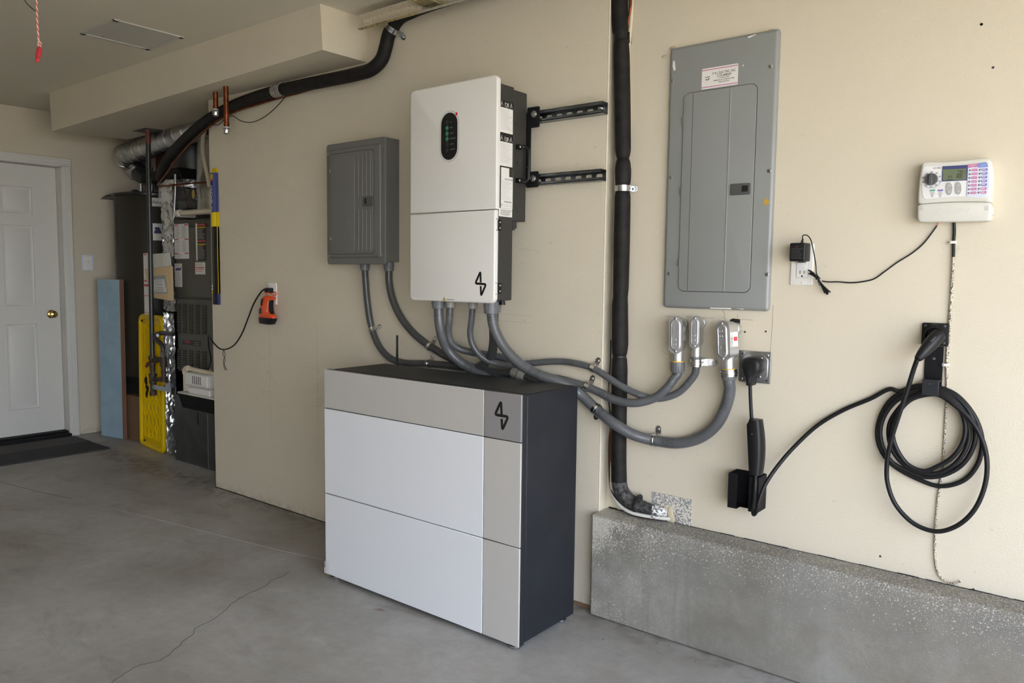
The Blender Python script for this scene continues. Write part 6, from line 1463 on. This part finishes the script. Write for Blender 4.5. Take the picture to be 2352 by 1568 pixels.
# ================================================================== GFCI OUTLET AND TRANSFORMER
t = thing('gfci_outlet', 'white outlet with test buttons under the black plug-in transformer', 'outlet', P(1842, 620, WR))
ga, gb = P(1819, 560, WR), P(1867, 655, WR)
b = MB(); b.rbox(ga.x, gb.x, WR-.005, WR-.0005, gb.z, ga.z, r=.003, b=.003); b.build('cover_plate', 'whiteplastic', t)
da, db = P(1831, 590, WR-.005), P(1855, 638, WR-.005)
b = MB(); b.rbox(da.x-.0005, db.x+.0005, WR-.0056, WR-.005, db.z-.0005, da.z+.0005+.03, r=.002); b.build('reveal', 'gap', t)
b = MB(); b.rbox(da.x, db.x, WR-.0072, WR-.005, db.z, da.z+.03, r=.002, b=.001); rc = b.build('receptacle', 'whiteplastic', t)
b = MB()
for k in (613, 618.5): q = P(1843, k, WR-.0075); b.box(q.x-.008, q.x+.008, WR-.0085, WR-.007, q.z-.003, q.z+.003)
b.build('test_button', 'whiteplastic', rc, bevel=.0005)
b = MB()
for u in (1837.5, 1847): q = P(u, 625, WR-.0074); b.box(q.x-.0010, q.x+.0010, WR-.0076, WR-.0070, q.z-.005, q.z+.005)
q = P(1842, 634, WR-.0074); b.cyl(q, q+V(0, -.0003, 0), .0030, n=10); b.box(q.x+.008, q.x+.009, WR-.0076, WR-.007, q.z-.001, q.z); b.build('slots', 'vent', rc)
screw(t, P(1842, 649, WR-.0052), .0025, m='whiteplastic')
t = thing('plug_transformer', 'black plug-in transformer with rating print on the outlet', 'transformer', P(1838, 580, 2.55))
ta, tb2 = P(1812, 600, 2.535), P(1850, 557, 2.535)
b = MB(); b.rbox(ta.x, tb2.x, 2.535, 2.586, ta.z, tb2.z, r=.005, b=.005); b.build('body', 'black', t, ang=50)
tw = tb2.x-ta.x; b = MB()
for k in range(8): z = tb2.z-.018-k*.0045; lines(b, ta.x+.006, tb2.x-.006, [z], 2.535, .0013, seed=70+k, minf=.7)
b.build('rating_print', 'latch', t)
b = MB(); c_ = V(ta.x+tw*.47, 2.535, tb2.z-.012); b.cyl(c_, c_-V(0, .0006, 0), .0015, n=8); b.build('mark', 'redp', t)
q = P(1842, 602, 2.58); b = MB(); b.box(q.x-.011, q.x+.009, 2.570, 2.594, ta.z-.003, ta.z+.002); b.build('prong_base', 'black', t)
t = thing('low_voltage_cord', 'thin black cord from the transformer to the sprinkler timer, part bundled', 'cord', P(1880, 645, 2.58))
q = V(ta.x+tw*.62, 2.560, tb2.z)
b = MB(); b.lathe(q, q+V(.002, 0, .014), [(0, .0045), (.2, .0038), (.5, .0034), (1, .0026)], 10); b.build('strain_relief', 'black', t)
b = MB(); b.tube([q+V(.001, 0, .012), P(1844, 541, 2.556), P(1853, 540, 2.556), P(1861, 548, 2.556), P(1866, 565, 2.558), P(1871, 590, 2.565), P(1874, 610, 2.575), P(1876, 630, 2.58), P(1884, 640, 2.582)], .0018, 8)
b.tube([P(1888, 645, 2.582), P(1900, 647, 2.585), P(1925, 647, 2.592), P(1955, 649, 2.596), P(1985, 646, 2.596), P(2008, 640, 2.596), P(2030, 625, 2.596), P(2060, 603, 2.596), P(2095, 581, 2.596), P(2120, 560, 2.596), P(2140, 535, 2.594), P(2152, 518, 2.592)], .0021, 8); b.build('cable', 'rubber', t)
b = MB(); b.tube([P(2152, 518, 2.592), P(2156, 510, 2.592), P(2158, 503, 2.592)], .0014, 6); b.build('red_lead', 'red', t)
b = MB(); rnd = random.Random(2)
for k in range(9):
    o1 = (rnd.uniform(-5, 6), rnd.uniform(-6, 6)); o2 = (rnd.uniform(-8, 9), rnd.uniform(-5, 6)); yk = 2.582+rnd.uniform(-.005, .005)
    b.tube([P(1859+o1[0]*.6, 624+o1[1]*.8, yk), P(1868+o1[0]*.5, 629+o1[1]*.6, yk), P(1878, 639+o1[1]*.3, yk), P(1888+o2[0]*.4, 654+o2[1]*.3, yk), P(1902+o2[0], 672-o2[0]*.5+o2[1]*.6, yk)], .0021, 6)
b.build('bundle', 'rubber', t)
b = MB(); c0, c1 = P(1875, 641, 2.582), P(1879, 637, 2.582); b.tube([P(1874, 641, 2.574), P(1881, 636, 2.574)], .003, 8, smooth=False); b.tube([P(1878, 642, 2.574), P(1880, 650, 2.574), P(1884, 656, 2.574)], .0012, 6); b.build('bundle_tie', 'black', t)

# ================================================================== CHARGER: OUTLET BOX, PLUG, BRICK, HOLDER, CABLE
t = thing('power_outlet_box', 'square galvanised outlet box cover holding the black round plug', 'outlet box', P(1733, 843, WR))
ba_, bb_ = P(1699, 804, 2.594), P(1768, 882, 2.594)
b = MB(); b.rbox(ba_.x, bb_.x, 2.594, WR, bb_.z, ba_.z, r=.003, b=.001); b.build('plate', 'dullzinc', t)
b = MB(); i_ = .007; ch = .018; x0_, x1_, z0_, z1_ = ba_.x+i_, bb_.x-i_, bb_.z+i_, ba_.z-i_
oc = [(x0_+ch, z1_), (x1_-ch, z1_), (x1_-ch*.5, z1_-ch*.5), (x1_, z1_-ch), (x1_, z0_+ch), (x1_-ch*.5, z0_+ch*.5), (x1_-ch, z0_), (x0_+ch, z0_), (x0_+ch*.5, z0_+ch*.5), (x0_, z0_+ch), (x0_, z1_-ch), (x0_+ch*.5, z1_-ch*.5)]
soft(b, oc, 2.590, 2.595, .0035); b.build('raised_face', 'dullzinc', t, ang=50)
for (xx, zz) in ((x1_-.004, z1_-.004), (x0_+.004, z0_+.004)): screw(t, (xx, 2.594, zz), .0048)
b = MB()
for (xx, zz) in ((x0_+.004, z1_-.004), (x1_-.004, z0_+.004)): b.cyl((xx, 2.5938, zz), (xx, 2.5933, zz), .0030, n=12)
b.build('screw_hole', 'vent', t)
for u, v in ((1749, 823), (1745, 865)): screw(t, P(u, v, 2.590), .0042)
# plug
t = thing('charger_plug', 'rounded black plug with tapered strain relief in the metal outlet box', 'plug', P(1725, 845, 2.56))
PX = lambda u, v: (1500+u/7.35, 700+v/7.35)
ol = [(1660, 880), (1760, 890), (1815, 930), (1835, 1000), (1832, 1090), (1800, 1150), (1740, 1195), (1700, 1230), (1685, 1290), (1678, 1362), (1598, 1362), (1592, 1290), (1578, 1225), (1545, 1180), (1505, 1120), (1490, 1050), (1495, 960), (1525, 910), (1580, 885)]
b = MB(); q_ = [P(*PX(*p), 2.555) for p in ol]; ss = [(p.x, p.z) for p in q_]
cxp = sum(p[0] for p in ss)/len(ss)
core = [p for p in ss]
n = len(core); vs = []; fs = []; cz_ = P(1725, 845, 2.555).z
for (k, y) in ((.55, 2.536), (.80, 2.5385), (.93, 2.544), (1, 2.552), (1, 2.575), (.93, 2.590)):
    vs += [(cxp+(x-cxp)*k, y, cz_+(z-cz_)*(1-(1-k)*(.9 if z > cz_ else .25))) for x, z in core]
for j in range(5): fs += [(j*n+i, j*n+(i+1) % n, (j+1)*n+(i+1) % n, (j+1)*n+i) for i in range(n)]
fs += [tuple(range(n)), tuple(range(6*n-1, 5*n-1, -1))]; b.add(vs, fs); b.build('body', 'rubber', t, ang=60)
b = MB(); p0, p1 = P(1723, 885, 2.552), P(1727, 970, 2.540); b.tube([p0, P(1723.5, 905, 2.552), P(1725, 940, 2.545), p1], .0060, 12); b.build('cable', 'rubber', t)
# brick
t = thing('charger_brick', 'long black charger control box hanging above its wall holder', 'charger', P(1735, 1030, 2.53))
yb0, yb1 = 2.508, 2.558
b = MB(); hk = [P(u, v, yb0) for u, v in ((1716, 968), (1727, 966), (1738, 966), (1746, 968), (1748, 1000), (1748, 1040), (1746, 1092), (1721, 1090), (1718, 1070), (1714, 1020), (1712, 985))]
s_f = [(p.x, p.z) for p in hk]
xr = P(1758, 1030, 2.53).x
xl = min(p[0] for p in s_f); xrr = max(p[0] for p in s_f); zb_, zt_2 = min(p[1] for p in s_f), max(p[1] for p in s_f)
prof = []
N_ = 10
vs = []; fs = []
sec = []
for k in range(N_+1):
    f = k/N_; z = zb_+(zt_2-zb_)*f; bul = sin(pi*min(1, .15+f*.75))**.6
    xL = P(1718-6*f+1*(f > .95)*3, 1090-122*f, yb0).x; xR = P(1741+6*f*(1-f)*2.2, 1090-122*f, yb0).x; 
    if f > .93: xL += .006*(f-.93)/.07; 
    dY = .038+.012*bul
    ring = [(xL+.002, yb0+.003, z), (xL+.006, yb0, z), (xR-.006, yb0, z), (xR-.001, yb0+.003, z), (xR+.006*bul, yb0+.016, z), (xR+.006*bul, yb0+dY-.010, z), (xR, yb0+dY, z), (xL+.004, yb0+dY, z), (xL, yb0+dY-.008, z)]
    vs += ring
n = 9
for j in range(N_): fs += [(j*n+i, j*n+(i+1) % n, (j+1)*n+(i+1) % n, (j+1)*n+i) for i in range(n)]
fs += [tuple(range(n)), tuple(range((N_+1)*n-1, N_*n-1, -1))]; b.add(vs, fs); b.build('body', 'black', t, ang=40)
q = P(1727, 996, yb0); b = MB(); b.text('-', V(q.x, yb0-.0003, q.z), .02); b.box(q.x-.004, q.x+.004, yb0-.0006, yb0, q.z-.0006, q.z+.0006); b.build('status_slot', 'latch', t)
b = MB(); q = P(1727, 967, 2.53); b.lathe(q+V(0, 0, -.004), q+V(0, 0, .010), [(0, .011), (.5, .010), (1, .007)], 14); b.build('grommet', 'rubber', t)
# holder: open-topped, with a notch in the front
t = thing('charger_holder', 'black open steel wall bracket under the charger box', 'holder', P(1715, 1130, 2.56))
hx0, hx1 = P(1672, 1120, 2.525).x, P(1745, 1120, 2.525).x
hz0, hz1 = P(1700, 1170, 2.525).z, P(1700, 1090, 2.525).z
xl0, xn0, xn1 = hx0, P(1693, 1120, 2.525).x, P(1720, 1120, 2.525).x
hx1 = P(1742, 1120, 2.525).x
s_ = .002; yh0 = 2.525
b = MB()
b.box(hx0, hx1, WR-.003, WR-.0008, hz0, hz1); b.box(hx0, hx0+s_, yh0, WR-.001, hz0, hz1); b.box(hx1-s_, hx1, yh0, WR-.001, hz0, hz1)
b.box(hx0, xn0, yh0, yh0+s_, hz0, hz1); b.box(xn1, hx1, yh0, yh0+s_, hz0, hz1)
b.box(hx0, xn0, yh0, WR-.001, hz0, hz0+s_); b.box(xn1, hx1, yh0, WR-.001, hz0, hz0+s_); b.box(xn0, xn1, yh0+.03, WR-.001, hz0, hz0+s_)
b.build('bracket', 'blackmatte', t, bevel=.0005)
# cable
CK = lambda u, v: (1980+u/2.8, 700+v/2.8)
def c3(u, v, y): return P(*CK(u, v), y)
t = thing('charging_cable', 'thick black charging cable coiled on the hook on the right wall', 'cable', P(2140, 1000, 2.56))
pth = [P(1735, 1088, 2.53), P(1735, 1110, 2.520), P(1733, 1140, 2.515), P(1730, 1165, 2.512), P(1731, 1181, 2.508), P(1738, 1172, 2.498), P(1745, 1145, 2.500), P(1758, 1112, 2.515), P(1790, 1065, 2.545), P(1830, 1020, 2.57), P(1880, 975, 2.585), P(1940, 940, 2.590), P(2000, 915, 2.590), P(2045, 893, 2.588)]
Y1, Y2, Y3, Y4, Y5 = 2.589, 2.578, 2.570, 2.562, 2.554
L1_ = [(240, 555), (310, 530), (390, 517), (490, 530), (600, 575), (700, 680), (755, 790), (773, 900), (740, 1030), (650, 1130), (500, 1165), (360, 1120)]
L2_ = [(200, 1030), (120, 930), (97, 815), (130, 690), (210, 590), (390, 530), (490, 542), (600, 590), (690, 690), (727, 800), (712, 920), (640, 1030), (520, 1095), (400, 1105), (280, 1060)]
L3_ = [(190, 1010), (130, 900), (118, 800), (150, 700), (230, 610), (390, 548), (490, 552), (590, 610), (660, 700), (690, 820), (670, 920), (600, 1020), (500, 1078), (400, 1082), (290, 1040)]
L4_ = [(205, 950), (172, 850), (178, 760), (225, 680), (300, 605), (390, 570), (490, 565), (580, 610), (640, 690), (665, 790), (645, 890), (580, 980), (480, 1040), (400, 1068), (300, 1030)]
L5_ = [(225, 930), (196, 830), (205, 750), (250, 670), (310, 612), (390, 582), (490, 578)]
L6_ = [(590, 640), (690, 730), (770, 860), (803, 1000), (790, 1160), (720, 1320), (610, 1420), (480, 1456), (340, 1410), (220, 1290), (165, 1150), (160, 1020), (190, 860), (240, 700), (290, 550), (330, 420), (356, 345)]
for L, y0_, y1_ in ((L1_, 2.589, 2.589), (L2_, 2.587, 2.578), (L3_, 2.575, 2.572), (L4_, 2.571, 2.566), (L5_, 2.562, 2.560)):
    for k, (u, v) in enumerate(L): pth.append(c3(u, v, y0_+(y1_-y0_)*k/(len(L)-1)))
for k, (u, v) in enumerate(L6_):
    f = k/(len(L6_)-1); y = 2.556 if f < .65 else 2.556-(f-.65)/.35*.050
    pth.append(c3(u, v, y))
b = MB(); b.tube(pth, .0068, 12, sub=6); b.build('cable', 'rubber', t)
# connector
hold = c3(445, 190, 2.575)
a0 = c3(356, 350, 2.505); a1 = c3(500, 185, 2.562)
d = (a1-a0)
b = MB(); b.lathe(a0, a1, [(0, .0085), (.02, .0105), (.2, .0150)], 20); b.build('collar', 'rubber', t)
b = MB(); b.lathe(a0+d*.19, a1, [(0, .0152), (.15, .0170), (.45, .0205), (.75, .0215), (.95, .0205), (1, .019)], 24, sq=(1, .92)); b.build('connector', 'black', t, label='glossy tapered charging connector')
dn = d.normalized(); nrm = (V(0, -1, 0)-dn*dn.dot(V(0, -1, 0))).normalized(); sdv = dn.cross(nrm)
TM = Matrix(((dn.x, (nrm.cross(dn)).x, nrm.x, 0), (dn.y, (nrm.cross(dn)).y, nrm.y, 0), (dn.z, (nrm.cross(dn)).z, nrm.z, 0), (0, 0, 0, 1)))
b = MB(); b.text('TESLA', a0+d*.66+nrm*.0212, .0075, TM, depth=.0016); b.build('lettering', 'text', t)
# holster with bracket and hook
t = thing('cable_holster', 'black wall holster with charging socket, long bracket and cable hook', 'holster', P(2147, 830, WR))
sa, sb = c3(388, 113, 2.590), c3(556, 268, 2.590)
b = MB(); b.rbox(sa.x, sb.x, 2.588, WR-.001, sb.z, sa.z, r=.005, b=.002); b.build('mounting_plate', 'black', t)
for u, v in ((408, 133), (532, 137), (526, 246), (478, 258)): screw(t, c3(u, v, 2.588), .004, m='latch')
sc_ = c3(455, 195, 2.575)
b = MB(); b.lathe(sc_+V(.004, .016, 0), sc_+V(.004, -.012, 0), [(0, .030), (.1, .028), (1, .0265), (1, .0225), (.3, .021)], 28); b.build('socket_ring', 'black', t)
b = MB(); q = c3(462, 132, 2.575); b.box(q.x-.006, q.x+.009, 2.562, 2.590, q.z-.006, q.z+.004); b.build('release_tab', 'black', t)
ra, rb = c3(410, 262, 2.596), c3(512, 520, 2.596)
b = MB(); b.box(ra.x, rb.x, 2.594, WR-.001, rb.z, ra.z); b.build('bracket', 'blackmatte', t, bevel=.0008)
screw(t, c3(461, 345, 2.594), .0045, m='latch')
ha, hb_ = c3(388, 476, 2.548), c3(492, 588, 2.548)
b = MB(); b.box(ha.x, hb_.x, 2.546, 2.549, hb_.z, ha.z); b.box(ha.x, hb_.x, 2.549, WR-.002, ha.z-.006, ha.z-.002); b.build('hook', 'darkfront', t, bevel=.0015)
q = c3(436, 508, 2.546); b = MB(); b.cyl(q, q-V(0, .0006, 0), .0012, n=8); b.build('hook_dimple', 'btn', t)
